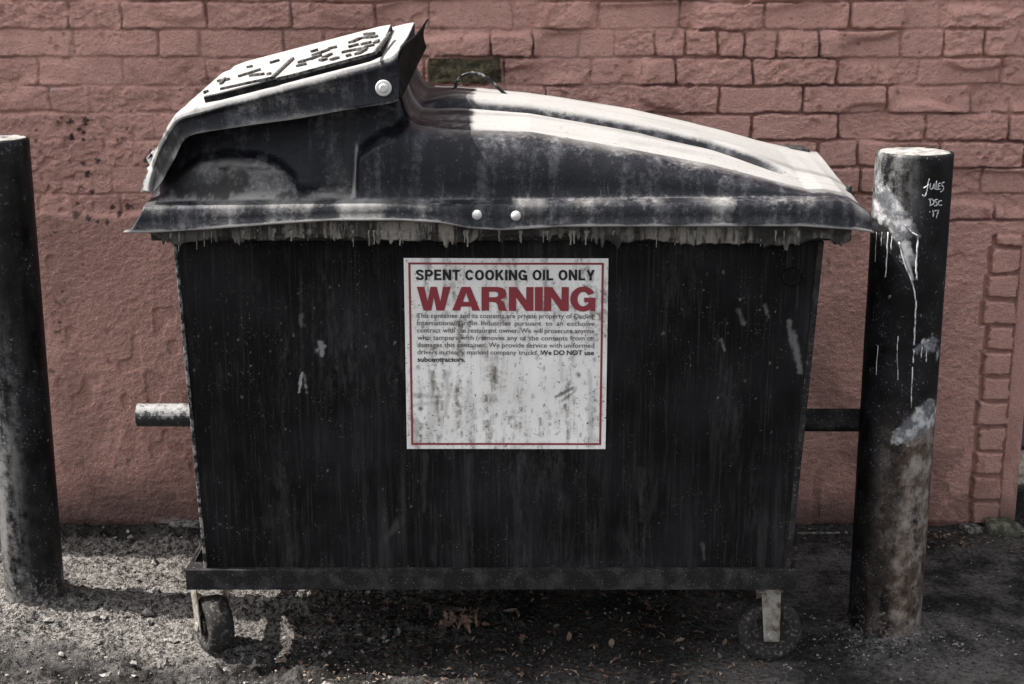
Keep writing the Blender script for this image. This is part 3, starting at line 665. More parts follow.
def oval(w, a0, a1): return [(w / 2 + (w / 2 - h_) * math.cos(R(a)) , .5 + (TT - .5) * math.copysign(abs(math.sin(R(a))) ** .85, math.sin(R(a)))) for a in np.linspace(a0, a1, 26)]
def bowl(w, y0, y1, x0): return [(x0, y1), (w * .52, y1)] + [(w * .52 + (w * .48 - h_) * math.cos(R(a)), (y0 + y1) / 2 + (y1 - y0) / 2 * math.sin(R(a))) for a in np.linspace(75, -75, 9)] + [(w * .52, y0), (x0, y0)]
STRO = {'S': (.66, [sm2([(.55, .72), (.52, .84), (.33, .90), (.14, .84), (.115, .71), (.22, .58), (.45, .46), (.555, .31), (.52, .16), (.33, .10), (.13, .16), (.10, .29)])]),
 'P': (.66, [[(h_, 0), (h_, 1)], bowl(.66, .46, TT, h_)]), 'E': (.60, [[(h_, 0), (h_, 1)], [(h_, TT), (.58, TT)], [(h_, .51), (.54, .51)], [(h_, h_), (.60, h_)]]),
 'N': (.70, [[(h_, 0), (h_, 1)], [(.60, 0), (.60, 1)], [(h_ + .01, .98), (.59, .02)]]), 'T': (.62, [[(0, TT), (.62, TT)], [(.31, 0), (.31, .95)]]),
 'C': (.70, [oval(.70, 28, 332)]), 'O': (.74, [oval(.74, 0, 360)]), 'K': (.70, [[(h_, 0), (h_, 1)], [(h_ + .05, .36), (.58, .98)], [(.30, .60), (.60, .02)]]),
 'I': (.20, [[(h_, 0), (h_, 1)]]), 'G': (.72, [oval(.72, 28, 325), [(.62, .0), (.62, .50)], [(.38, .43), (.70, .43)]]), 'L': (.56, [[(h_, 0), (h_, 1)], [(h_, h_), (.56, h_)]]),
 'Y': (.68, [[(.34, 0), (.34, .44)], [(.09, .99), (.34, .40)], [(.59, .99), (.34, .40)]])}
acc = Acc(); x0, zb = sxy(.058, .112); x1, ztp = sxy(.934, .058); txt = 'SPENT COOKING OIL ONLY'; gap = .10
tot = sum(.34 if c == ' ' else STRO[c][0] + gap for c in txt) - gap; kx = (x1 - x0) / tot; kz = ztp - zb; x = x0; li = 0
for c in txt:
    if c == ' ': x += .34 * kx; continue
    for st_ in STRO[c][1]:
        tmp = Acc(); ribbon(tmp, st_, t_, 0); li += 1
        acc.add([(x + p[0] * kx, SY, zb + p[1] * kz) for p in tmp.v], tmp.f)
    x += (STRO[c][0] + gap) * kx
nf = len(acc.v); finish(acc, 'heading', M_BLACK, .0012)
G_ = [(.5 + .5 * math.cos(R(a)), .5 + .52 * math.sin(R(a))) for a in np.linspace(30, 302, 34)] + [(.76, .12), (.79, 0), (.97, 0), (.97, .56), (.54, .56), (.54, .37), (.71, .37), (.68, .29)] + [(.5 + .22 * math.cos(R(a)), .5 + .30 * math.sin(R(a))) for a in np.linspace(-50, -330, 30)]
N_ = [(0, 0), (0, 1), (.31, 1), (.67, .44), (.67, 1), (.95, 1), (.95, 0), (.65, 0), (.28, .57), (.28, 0)]
HEAVY = {'W': (1.30, [[(0, 1), (.29, 1), (.41, .38), (.53, 1), (.77, 1), (.90, .38), (1.01, 1), (1.30, 1), (1.05, 0), (.75, 0), (.65, .55), (.55, 0), (.25, 0)]]),
 'A': (1.08, [[(0, 0), (.37, 1), (.71, 1), (1.08, 0), (.78, 0), (.73, .17), (.35, .17), (.30, 0)], [(.42, .37), (.66, .37), (.54, .76)]]),
 'R': (1.0, [[(0, 0), (0, 1), (.62, 1), (.80, .97), (.92, .88), (.96, .73), (.92, .58), (.80, .49), (.72, .46), (.83, .41), (.89, .31), (.92, .14), (1.0, 0), (.68, 0), (.645, .08), (.625, .24), (.56, .34), (.44, .37), (.29, .37), (.29, 0)], [(.29, .57), (.52, .57), (.62, .60), (.65, .69), (.62, .77), (.52, .80), (.29, .80)]]),
 'N': (.95, [N_]), 'I': (.30, [[(0, 0), (0, 1), (.30, 1), (.30, 0)]]), 'G': (.98, [G_])}
def filled(contours):
    cu = bpy.data.curves.new('g', 'CURVE'); cu.dimensions = '2D'; cu.fill_mode = 'FRONT'
    for c in contours:
        sp2 = cu.splines.new('POLY'); sp2.points.add(len(c) - 1); sp2.use_cyclic_u = True
        for p, q in zip(sp2.points, c): p.co = (q[0], q[1], 0, 1)
    o = bpy.data.objects.new('g', cu); COL.objects.link(o); bpy.context.view_layer.update(); m = bpy.data.meshes.new_from_object(o.evaluated_get(dg())); bpy.data.objects.remove(o); bpy.data.curves.remove(cu)
    v = np.array([tuple(q.co) for q in m.vertices]); f = [tuple(p.vertices) for p in m.polygons]; bpy.data.meshes.remove(m); return v, f
acc = Acc(); x0, zb = sxy(.062, .269); x1, ztp = sxy(.940, .146); gap = .055; tot = sum(HEAVY[c][0] + gap for c in 'WARNING') - gap; kx = (x1 - x0) / tot; x = x0
for c in 'WARNING':
    v, f = filled(HEAVY[c][1]); acc.add([(x + p[0] * kx, SY, zb + p[1] * (ztp - zb)) for p in v], f); x += (HEAVY[c][0] + gap) * kx
finish(acc, 'red_heading', M_RED, .0012)
lines = ['This container and its contents are private property of Darling', 'International/Griffin Industries pursuant to an exclusive', 'contract with the restaurant owner.  We will prosecute anyone', 'who tampers with (removes any of the contents from or',
         'damages this container. We provide service with uniformed', 'drivers in clearly marked company trucks. *We *DO *NOT *use', '*subcontractors.']
base = [.307, .345, .383, .421, .459, .497, .535]
acc = Acc(); accb = Acc(); accc = Acc(); cache = {}
xl, _ = sxy(.060, 0); xr, _ = sxy(.936, 0); TH = SH * .0235
for ln, bv in zip(lines, base):
    _, zb = sxy(0, bv); ws_ = ln.split()
    gg = []
    for w in ws_:
        if w not in cache: cache[w] = glyph_mesh(w.lstrip('*'), .022 if w[0] == '*' else .006)
        gg.append(cache[w])
    k = TH / CAPH * 1.12
    wd = [float(g[0][:, 0].max() - g[0][:, 0].min()) * k for g in gg]
    space = (xr - xl - sum(wd)) / max(1, len(gg) - 1)
    if len(gg) == 1: space = 0
    if space < .0035 and len(gg) > 1:
        s2 = (xr - xl - .0045 * (len(gg) - 1)) / sum(wd); wd = [w * s2 for w in wd]; space = .0045
    x = xl
    for g, w, raw in zip(gg, wd, ws_): put(accc if raw[:2] == '*s' else accb if raw[0] == '*' else acc, g[0], g[1], x, w, zb, TH, (0, CAPH)); x += w + space
finish(acc, 'small_print', M_GREYINK, .0010); finish(accb, 'bold_print', M_BLACK, .0010); finish(accc, 'bold_print', M_BLACK, .0010)

# ---- frame of the truck: front rail, side rails, back rail
r0, r1 = P(185, 570, 2.925), P(796, 590, 2.925); RB, RT = r1[2], r0[2]
frame = MB()
frame.box((r0[0], 2.925, RB), (r1[0], 2.931, RT)); frame.box((r0[0], 2.9311, RT - .006), (r1[0], 2.972, RT - .0005)); frame.box((r0[0], 2.9312, RB + .0005), (r1[0], 2.962, RB + .006))
for x, s in ((r0[0], 1), (r1[0], -1)):
    a, b = (x, x + .006 * s); frame.box((min(a, b), 2.973, RB), (max(a, b), 3.50, RT - .001)); a, b = (x + .0061 * s, x + .011 * s); frame.box((min(a, b), 2.974, RT - .008), (max(a, b), 3.49, RT - .002))
frame.box((r0[0] + .007, 3.494, RB), (r1[0] - .007, 3.5, RT - .001))
build('base_frame', frame, M_RAIL, bin_, BO, bevel=.0015)
# floor of the frame that carries the body
mb = MB(); mb.box((r0[0] + .050, 2.975, RT - .012), (r1[0] - .03, 3.48, zb_ - .001)); build('base_plate', mb, M_RAIL, bin_, BO)

# ---- casters
def caster(x, y, rot, dia=.132, wid=.046, tr=.026, pl=.05):
    mb = MB(); H = RB - .001; r = dia / 2
    mb.box((-pl, -pl * .85, H - .006), (pl, pl * .85, H))
    mb.lathe([(.030, H - .018), (.034, H - .0165), (.034, H - .0062)], (0, 0, 0), 'Z', 20)
    for s in (-1, 1):
        y0 = s * (wid / 2 + .006); y1 = s * (wid / 2 + .010); lo, hi = min(y0, y1), max(y0, y1)
        zt = H - .014; za = r + .008
        mb.hexa([(tr - .017, lo, r - .016), (tr + .017, lo, r - .016), (tr + .017, hi, r - .016), (tr - .017, hi, r - .016), (-.021, lo, zt), (.021, lo, zt), (.021, hi, zt), (-.021, hi, zt)])
        mb.lathe([(.002, s * .004), (.011, s * .004), (.012, 0)], (tr, s * (wid / 2 + .010), r), 'Y', 12)
    mb.box((-.026, -wid / 2 - .0098, H - .018), (.026, wid / 2 + .0098, H - .0135))
    c = build('caster', mb, M_FORK, bin_, bevel=.002)
    w = MB(); hw_ = wid / 2
    w.lathe([(.012, -hw_ * .9), (r * .60, -hw_ * .75), (r * .66, -hw_), (r * .90, -hw_), (r * .98, -hw_ * .7), (r, 0), (r * .98, hw_ * .7), (r * .90, hw_), (r * .66, hw_), (r * .60, hw_ * .75), (.012, hw_ * .9)], (tr, 0, r), 'Y', 40)
    wo = build('wheel', w, M_RUB, c, smooth=True)
    hb_ = MB(); hb_.lathe([(.010, -hw_ - .003), (.022, -hw_ - .001), (.022, hw_ + .001), (.010, hw_ + .003)], (tr, 0, r), 'Y', 20); build('hub', hb_, M_RAIL, c)
    c.location = (x - BO[0], y - BO[1], 0); c.rotation_euler.z = rot
    return c
caster(casters[0][0], casters[0][1], R(-60), .124, .054, .026, .024)
caster(casters[1][0], casters[1][1], R(3), .138, .046, .006)
caster(casters[2][0], casters[2][1], R(60)); caster(casters[3][0], casters[3][1], R(120))

# ---- lifting pipes through the sides
py_ = 3.18
a = P(138, 415, py_); b = P(196, 413, py_)
mb = MB(); rr0 = .0255
mb.lathe([(rr0 * .80, .012), (rr0 * .80, 0), (rr0, 0), (rr0, .09), (rr0 * 1.03, .1), (rr0, .11), (rr0, .20)], (a[0], py_, a[2]), 'X', 28)
build('lifting_pipe', mb, M_PIPE, bin_, BO, smooth=False)
a2 = P(800, 420, py_); mb = MB(); mb.lathe([(rr0, -.08), (rr0, .136), (rr0 * .8, .136), (rr0 * .8, .124)], (a2[0], py_, a2[2]), 'X', 28)
build('lifting_pipe', mb, M_RAIL, bin_, BO, smooth=False)

# ---- LID
LY = 2.868; LYD = 2.985; LYB = 3.45
def tabX(tab, Yp):
    q = [P(px, py, Yp) for px, py in tab]; return np.array([p[0] for p in q]), np.array([p[2] for p in q])
rbX, rbZ = tabX([(136, 231.5), (150, 231.5), (208, 228), (270, 223), (330, 219), (400, 219), (440, 221.5), (470, 227), (500, 229), (530, 227.5), (560, 225.5), (700, 225), (800, 225), (850, 228.5), (873, 231)], LY)
rtX, rtZ = tabX([(142, 207), (300, 204.5), (400, 203.5), (440, 205), (560, 203.5), (640, 203), (835, 201), (855, 205), (864, 211), (873, 217)], LY)
zdX, zdZ = tabX([(142, 207), (148, 200), (158, 186), (168, 168), (178, 148), (186, 134), (196, 124), (225, 112), (295, 98), (385, 78), (397, 76), (401, 95), (405, 110), (409, 118), (416, 124.5), (434, 128), (457, 130), (530, 132), (620, 147), (709, 164), (799, 187), (831, 197), (852, 203), (872, 212)], LYD)
zbX, zbZ = tabX([(413, 52), (418, 66), (423, 76), (430, 83.5), (445, 86), (479, 88.5), (525, 93), (560, 98), (629, 109), (692, 124), (754, 139.5), (790, 146), (811, 149)], LYB)
xl_ = P(143, 210, LY)[0]; xr_ = P(872, 215, LY)[0]
nX = 420
lx = np.concatenate([[xl_ - .001], np.linspace(xl_, xr_, nX), [xr_ + .002]])
n = len(lx)
rb_ = np.interp(lx, rbX, rbZ); rt_ = np.interp(lx, rtX, rtZ); zd_ = np.interp(lx, zdX, zdZ); zb2 = np.interp(lx, zbX, zbZ)
xh = P(399, 70, LYD)[0]
zb2 = np.where(lx < zbX[0], zd_ + .028, zb2); zb2 = np.maximum(zb2, zd_ + .002)
zd_ = np.maximum(zd_, rt_ + .006)
rows = []; dust_shade = []; tar = []
def addrow(x, y, z, d, tr_=None):
    rows.append(np.stack([x, np.broadcast_to(y, x.shape).astype(float), z], -1)); dust_shade.append(np.broadcast_to(np.asarray(d, float), x.shape)); tar.append(np.broadcast_to(np.asarray(0 if tr_ is None else tr_, float), x.shape))
flare = np.exp(-((lx - xl_) / .012) ** 2)
xb = lx - .026 * flare
pxl = proj(lx, LY, rt_)[0]
wob = .004 * fbm(lx * 6, lx * 0, 3, 2)
rimd = np.interp(pxl, [130, 300, 360, 440, 500, 560, 700, 880], [.02, .24, .30, .22, .08, .04, .08, .14]) + .40 * fbm(lx * 22, lx * 0, 4, 5)
for k in (0, .12, .5, .88):
    addrow(xb + (lx - xb) * k, LY - .001 + .003 * k + wob - .004 * (k == 0), rb_ + (rt_ - .004 - rb_) * k, rimd + (.50 if k == 0 else .10 if k > .8 else 0))
addrow(lx, LY + .006 + wob, rt_ - .0006, rimd + .12); addrow(lx, LY + .012 + wob, rt_, .20 + rimd * .7)
addrow(lx, LY + .030 + wob * .5, rt_ + .0035, .20 + rimd * .7)
# front face
NV = 44
px_b, yb_b = zip(*[(140, 215), (155, 200), (166, 184), (179, 168), (199, 155), (228, 151.5), (258, 154), (278, 160), (295, 173), (303, 203)])
px_h, yh_h = zip(*[(340, 240), (353, 205), (356, 152), (362, 145), (373, 137), (385, 131), (400, 124), (410, 115), (420, 60)])
hgt = zd_ - rt_ - .0035
for k in range(1, NV + 1):
    v = k / NV; z = rt_ + .0035 + hgt * v
    pe_ = 3.1
    curve = 1 - (1 - v ** pe_) ** (1 / pe_)
    yl = 2.940 + .055 * v; yr = 2.905 + (LYD - 2.905) * curve
    px, py = proj(lx, 2.94 + 0 * lx, z)
    lb = sstep(-1, 11, py - np.interp(px, px_b, yb_b)) * sstep(304, 298, px) * sstep(142, 152, px)
    crease = .004 * sstep(3.0, .5, np.abs(py - 168.5 - .01 * (px - 240))) * sstep(190, 205, px) * sstep(290, 275, px)
    hm = sstep(-1, 12, py - np.interp(px, px_h, yh_h)) * sstep(353, 362, px) + sstep(412, 424, px); hm = np.clip(hm, 0, 1)
    y = yl * (1 - hm) + yr * hm
    leftzone = sstep(330, 310, px)
    y = y - (.022 + .020 * v) * lb + crease * lb
    y = y + .010 * sstep(20, 0, np.abs(px - 328)) * (1 - hm)       # hollow between the two bulges
    flt = np.clip(1 - (z - rt_ - .0035) / np.minimum(.030, .30 * hgt), 0, 1) ** 2          # flared foot of the face
    y = y - flt * np.maximum(0, (y - (LY + .032))) * .9
    y = y + .0016 * fbm(lx * 18, z * 18, 3, 4)
    top = v ** 6 * hm
    d = .05 + .14 * fbm(lx * 11, z * 11, 3, 1) + .30 * flt + .36 * lb * (1 - .3 * sstep(170, 176, py)) + .34 * top + .18 * (1 - hm) * sstep(300, 330, px)
    d = d + .35 * sstep(2.5, .5, np.abs(px - 355 + .02 * (py - 170))) * sstep(140, 150, py)
    tr_ = .8 * lb * sstep(-.02, .30, fbm(lx * 34, z * 34, 5, 2, .65)) * sstep(158, 172, py) + .9 * sstep(2.2, .8, np.abs(py - 168.5)) * sstep(.4, .6, vn(lx * 60, z * 10, 1)) * lb * sstep(195, 210, px)
    addrow(lx, y, z, d, tr_)
# deck
ND = 130; fade = sstep(P(822, 180, 3.1)[0], P(740, 170, 3.1)[0], lx) * sstep(xh + .01, xh + .09, lx)
tg = np.interp(lx, [P(467, 106, 3.25)[0], P(709, 147, 3.2)[0], P(806, 177, 3.1)[0]], [.43, .33, .15])
for k in range(1, ND + 1):
    t_ = k / ND; y = LYD + (LYB - LYD) * t_
    z = zd_ + (zb2 - zd_) * (t_ ** .9) + .010 * math.sin(math.pi * min(1, t_ * 1.0)) * sstep(xh + .02, xh + .12, lx) * sstep(xr_, xr_ - .15, lx)
    dt = t_ - tg
    z = z - fade * .020 * np.exp(-((dt + .008) / .030) ** 2) + fade * .013 * sstep(-.014, .014, dt) - fade * .010 * max(0, t_) ** 2 * sstep(.0, .3, dt)
    z = z - .008 * sstep(.93, 1.0, t_)
    z = z + .0015 * fbm(lx * 9, 0 * lx + y * 9, 3, 3)
    trd = .5 * sstep(.80, 1, t_) * sstep(.3, .7, vn(lx * 6, lx * 0 + y * 3, 6))
    addrow(lx, y, z, .70 + .30 * fbm(lx * 3, lx * 0 + y * 26, 4, 2) - .60 * np.exp(-((dt - .004) / .020) ** 2) * fade - .42 * sstep(xh + .150, xh + .135, lx), trd)  # dust thinned to paint in the hatch's shadow and the groove's shade
addrow(lx, LYB + .016, zb2 - .018, .4); addrow(lx, LYB + .03, np.minimum(zb2 - .03, rt_ + .02), .3); addrow(lx, LYB + .04, rb_, .3)
Vl = np.stack(rows, 1); Dl = np.stack(dust_shade, 1).copy(); Tl = np.stack(tar, 1)
# end skirts: first and last station drop to the rim
endz = np.interp(Vl[-1, :, 1], [LY, LYB], [rb_[-1], rb_[-1] + .015])
Vl[-1, :, 2] = np.minimum(Vl[-1, :, 2] - .002, endz + .006); Vl[-1, :, 0] += .004
Vl[0, :, 2] = np.minimum(Vl[0, :, 2], rb_[0] + .004); Vl[0, :, 0] -= .012
lid = link('lid', grid_mesh('lid', Vl, {'dust_shade': Dl, 'tar': Tl}), M_LID, bin_, BO)
sm = lid.modifiers.new('shell', 'SOLIDIFY'); sm.thickness = .004; sm.offset = -1
# rear corner hinge block and broken bits on the right edge
p = P(799, 148, 3.44); mb = MB(); mb.box((p[0] - .050, 3.40, p[2] - .020), (p[0] + .018, 3.47, p[2] + .004)); build('hinge_block', mb, M_PLAS, lid, BO, bevel=.006)
p = P(849, 189, 3.06); mb = MB(); mb.lathe([(.006, -.014), (.007, -.010), (.006, .006), (.003, .008)], p, 'Z', 10); build('rim_stud', mb, M_PLAS, lid, BO)
for px, py in ((477, 215), (516, 216)):
    p = P(px, py, LY - .002); mb = MB(); mb.lathe([(.0098, .006), (.0098, 0), (.0085, -.003), (.005, -.0048), (.001, -.0055)], p, 'Y', 20); build('rim_bolt', mb, M_BOLT, lid, BO, smooth=True)
# wire loop handle on the deck
pts = [P(a, b, 3.33) for a, b in [(430, 98), (446, 96.5), (455, 88), (457.5, 80), (465, 74.6), (476, 73.2), (487, 78), (496, 86), (504, 93), (510, 96.5), (523, 99)]]
from mathutils.geometry import interpolate_bezier
def smooth_path(pts, m=6):
    out = []; pts = [Vector(p) for p in pts]
    for i in range(len(pts) - 1):
        p0 = pts[max(0, i - 1)]; p1 = pts[i]; p2 = pts[i + 1]; p3 = pts[min(len(pts) - 1, i + 2)]
        for k in range(m):
            t = k / m; out.append(.5 * ((2 * p1) + (p2 - p0) * t + (2 * p0 - 5 * p1 + 4 * p2 - p3) * t * t + (3 * p1 - p0 - 3 * p2 + p3) * t ** 3))
    out.append(pts[-1]); return out
mb = MB(); mb.tube(smooth_path(pts), .0036, 10); build('wire_handle', mb, M_WIRE, lid, BO, smooth=True)

# ---- HATCH over the left part of the lid
HY = 2.886; HYB = 3.40
p1 = P(222, 101, HY); p2 = P(382, 59.5, HY); p3 = P(326, 43.5, HYB)
hn = np.cross(p2 - p1, p3 - p1); hn /= np.linalg.norm(hn)
if hn[2] < 0: hn = -hn
T_ = [(143, 190), (145, 178), (149, 163), (155, 148), (161, 136), (168, 123), (177, 114), (200, 107.2), (222, 101), (258, 91.8), (295, 82), (338, 71), (370, 62.7), (390, 56), (398, 49)]
B_ = [(151, 194), (155, 190), (161, 183), (167, 172), (174, 160), (182, 143), (191, 135.5), (208, 131.5), (225, 129), (258, 124), (295, 119), (340, 111), (372, 106), (391, 103), (399, 100)]
def dens(tab, m=8):
    return smooth_path([(x, y, 0) for x, y in tab], m)
Td = [P(q.x, q.y, HY) for q in dens(T_)]; Bd = [P(q.x, q.y, HY) for q in dens(B_)]
nS = len(Td); tilt = (p3[2] - (p1[2] + (p3[0] - p1[0]) * (p2[2] - p1[2]) / (p2[0] - p1[0]))) / (HYB - HY)
hrows = []; hd = []
def hrow(P_, d): hrows.append(np.array(P_)); hd.append(np.full(nS, d))
Td = np.array(Td); Bd = np.array(Bd)
Tflat = p1[2] + (Td[:, 0] - p1[0]) * (p2[2] - p1[2]) / (p2[0] - p1[0]); curl = np.maximum(0, Td[:, 2] - Tflat) * (Td[:, 0] > p2[0] - .03)
Bx = Bd.copy(); Bx[:, 1] = HY + .006; hrow(Bx, .3)
b = Bd.copy(); b[:, 1] = HY - .002; hrow(b, .55)
for k, d in ((.08, .30), (.3, .14), (.55, .20), (.75, .32)):
    q = Bd + (Td - Bd) * k; q[:, 1] = HY - .0005 + .004 * math.sin(k * 3.1); hrow(q, d)
# rounded shoulder
for a, d in ((10, .24), (30, .32), (50, .44), (70, .58), (90, .70)):
    q = Td.copy(); rr_ = .020; q += (Bd - Td) * 0
    nrm = (Bd - Td); nrm /= np.linalg.norm(nrm, axis=1)[:, None]
    q = q + nrm * rr_ * (1 - math.sin(R(a))); q[:, 1] = HY + rr_ * (1 - math.cos(R(a))); hrow(q, d)
for k in np.linspace(0, 1, 26)[1:]:
    y = HY + .020 + (HYB - .04 - HY) * k
    q = Td.copy(); q[:, 1] = y; q[:, 2] += tilt * (y - HY) - curl * sstep(0, .6, k) * 1.2 + .0012 * fbm(Td[:, 0] * 14, 0 * Td[:, 0] + y * 14, 3, 2); hrow(q, .66)
for a in (60, 30, 5):
    q = Td.copy(); q[:, 1] = HYB - .02 + .02 * math.cos(R(a)); q[:, 2] += tilt * (HYB - HY) - curl * 1.2 - .02 * (1 - math.sin(R(a))); hrow(q, .8)
q = Bd.copy(); q[:, 1] = HYB + .001; q[:, 2] += tilt * (HYB - HY); hrow(q, .3)
Vh = np.stack(hrows, 1); Dh = np.stack(hd, 1).copy()
Dh += .16 * fbm(Vh[..., 0] * 16, Vh[..., 2] * 16, 3, 2); 
pxh = proj(Vh[..., 0], Vh[..., 1], Vh[..., 2])[0]; fr = (Vh[..., 1] < HY + .012)
Dh -= .22 * sstep(330, 385, pxh) * fr; Dh += .18 * sstep(190, 165, pxh) * fr
hatch = link('hatch', grid_mesh('hatch', Vh, {'dust_shade': Dh, 'tar': .8 * sstep(.08, .30, fbm(Vh[..., 0] * 30, Vh[..., 2] * 30, 5, 4, .65)) * sstep(215, 180, pxh) * (Vh[..., 1] < HY + .03)}), M_LID, lid, BO)
sm = hatch.modifiers.new('shell', 'SOLIDIFY'); sm.thickness = .005; sm.offset = -1
# upturned end flap at the hinge end
e0 = Td[-1]; eb = Bd[-1]
flap = []
ny = 24
for k in range(ny):
    t = k / (ny - 1); y = HY + .004 + (HYB - HY - .01) * t
    zt1 = e0[2] + tilt * (y - HY) - curl[-1] * 1.2 * sstep(0, .6, t) + .003 + .003 * (t ** 2) ; zl = eb[2] + tilt * (y - HY) * .9 + (.030 * t)
    col = []
    for j in range(14):
        s = j / 13; z = zl + (zt1 - zl) * s
        x = e0[0] - .004 + .022 * t + .006 * (1 - s) + .012 * s ** 3 - .012 * math.sin(math.pi * s) * (.4 + .6 * math.sin(math.pi * t))
        col.append((x, y, z))
    flap.append(col)
V = np.array(flap)
fo = link('hinge_flap', grid_mesh('hinge_flap', V, {'dust_shade': np.full(V.shape[:2], .10), 'tar': np.zeros(V.shape[:2])}), M_FLAP, hatch, BO)
sm = fo.modifiers.new('shell', 'SOLIDIFY'); sm.thickness = .004; sm.offset = 0
# hinge bolt with washer
p = P(383.5, 88, HY - .001); mb = MB(); mb.lathe([(.0155, .004), (.0155, -.003), (.0135, -.0045), (.0085, -.0045), (.0085, -.009), (.006, -.0105), (.001, -.0105)], p, 'Y', 24); build('hinge_bolt', mb, M_BOLT, hatch, BO)
# raised panel and embossing on the top face, all lying in the hatch plane
def hp_(px, py, up=0.0): return plane_hit(px, py, p1 + hn * up, hn)
def prism(mb, pts, lo, hi):
    n = len(mb.v); m = len(pts)
    for q in pts: mb.v.append(tuple(q + hn * lo))
    for q in pts: mb.v.append(tuple(q + hn * hi))
    mb.f.append(tuple(n + m + i for i in range(m)))
    for i in range(m): j = (i + 1) % m; mb.f.append((n + i, n + j, n + m + j, n + m + i))
ex = p2 - p1; ex /= np.linalg.norm(ex); ey = np.cross(hn, ex)
fa = hp_(205, 103.5); fb = hp_(378, 58.5)
wdt = .42
outline = [fa + ey * .012, fa + ex * .03 , fb - ex * .02, fb + ey * .02 + ex * .006, fb + ex * .006 + ey * (wdt - .02), fb - ex * .02 + ey * wdt, fa + ex * .02 + ey * wdt, fa + ey * (wdt - .03)]
mb = MB(); cen = sum(outline) / len(outline); prism(mb, [q + (q - cen) / np.linalg.norm(q - cen) * .002 for q in outline], -.002, .0105); build('panel_shade_slab', mb, M_FLAP, hatch, BO)  # black slab puts the shaded step edge into the colour
mb = MB(); prism(mb, outline, .0107, .0135)
po = build('raised_panel', mb, None, hatch, BO, bevel=.0008)
nv_ = len(po.data.vertices)
for nm, v in (('dust_shade', 1.0), ('tar', 0.0)):
    at = po.data.attributes.new(nm, 'FLOAT', 'POINT'); at.data.foreach_set('value', [v * .78] * nv_)
po.data.materials.append(M_LID)
mb = MB()
UPP = .0135
def bar(a, b, w, hh=.005):
    a = hp_(*a, up=UPP); b = hp_(*b, up=UPP); d = b - a; L = np.linalg.norm(d); d /= L; s = np.cross(hn, d) * w * .27
    prism(mb, [a - s, b - s, b + s, a + s], -.001, hh)
def zz1(x, y): return 180 + x / 8.533, 25 + y / 8.533
def zz2(x, y): return 290 + x / 8.533, 20 + y / 8.533
for a, b, w in [((350, 556), (780, 462), .010), ((790, 460), (965, 295), .012), ((500, 448), (690, 388), .014), ((600, 440), (715, 428), .012), ((770, 332), (850, 308), .018), ((330, 485), (420, 472), .014), ((350, 510), (390, 465), .010), ((205, 585), (245, 572), .010), ((575, 370), (620, 360), .010), ((750, 428), (775, 424), .012), ((835, 468), (1024, 428), .010)]:
    bar(zz1(*a), zz1(*b), w)
for a, b, w in [((0, 490), (720, 295), .008), ((720, 295), (860, 120), .010), ((355, 350), (412, 330), .026), ((480, 318), (525, 305), .022), ((575, 300), (640, 262), .022), ((500, 240), (590, 215), .022), ((615, 215), (690, 200), .020), ((520, 200), (600, 165), .024), ((630, 160), (740, 150), .018), ((640, 240), (720, 222), .012),
                ((450, 285), (560, 262), .016), ((560, 262), (660, 250), .014), ((270, 345), (300, 350), .024), ((90, 370), (130, 352), .026), ((60, 402), (140, 385), .012), ((170, 345), (260, 310), .022), ((200, 310), (330, 262), .022), ((290, 330), (350, 300), .018), ((330, 255), (400, 238), .020), ((180, 280), (240, 262), .016), ((730, 205), (750, 185), .018), ((640, 130), (720, 125), .014)]:
    bar(zz2(*a), zz2(*b), w)
build('embossed_marks', mb, M_MARK, po, BO)
# torn plastic scraps along the hatch's drooping end
mb = MB()
for pts in ([(146, 158), (150, 166), (149, 172), (156, 150)], [(147, 168), (148, 178), (151, 172)], [(145, 176), (140.5, 193), (149, 186)], [(151, 152), (148, 159), (153, 156)]):
    q = [P(x, y, HY + .03) for x, y in pts]; i = len(mb.v)
    for p_ in q: mb.v.append(tuple(p_))
    for p_ in q: mb.v.append(tuple(p_ + np.array([.002, .03, .004])))
    m = len(q); mb.f.append(tuple(i + j for j in range(m))); mb.f.append(tuple(i + m + j for j in range(m))[::-1])
    for j in range(m): k = (j + 1) % m; mb.f.append((i + j, i + m + j, i + m + k, i + k))
build('torn_edge', mb, M_WDRIP, hatch, BO)

# ================================================================== LITTER
def leaf_mesh(name, L, W, seed, lobed=False):
    r = random.Random(seed); n = 12; mb = MB(); mb.v.append((0, 0, 0))
    curl = r.uniform(.2, .9); tw = r.uniform(-.5, .5)
    mid = []
    for i in range(n + 1):
        t = i / n; x = (t - .5) * L; w = W * .5 * math.sin(math.pi * t ** .8) ** .8 * (1 + (.35 * math.sin(t * 19 + seed) if lobed else .1 * math.sin(t * 23)))
        z = curl * L * .5 * (t - .5) ** 2 * 2
        mid.append((x, w, z, tw * (t - .5)))
    mb.v = []
    for x, w, z, a in mid:
        mb.v.append((x, -w * math.cos(a), z + abs(w) * .55 + w * math.sin(a))); mb.v.append((x, 0, z)); mb.v.append((x, w * math.cos(a), z + abs(w) * .55 - w * math.sin(a)))
    for i in range(n):
        b = i * 3; mb.f += [(b, b + 3, b + 4, b + 1), (b + 1, b + 4, b + 5, b + 2)]
    me = bpy.data.meshes.new(name); me.from_pydata(mb.v, [], mb.f); me.polygons.foreach_set('use_smooth', [True] * len(me.polygons)); return me
protos = []
for i in range(6):
    me = leaf_mesh('dead_leaf', .034 + .006 * (i % 3), .016 + .004 * (i % 2), i + 3, i % 2 == 1); me.materials.append(M_LEAF[[0, 1, 0, 2, 1, 0][i]]); protos.append(me)
rl = random.Random(77)
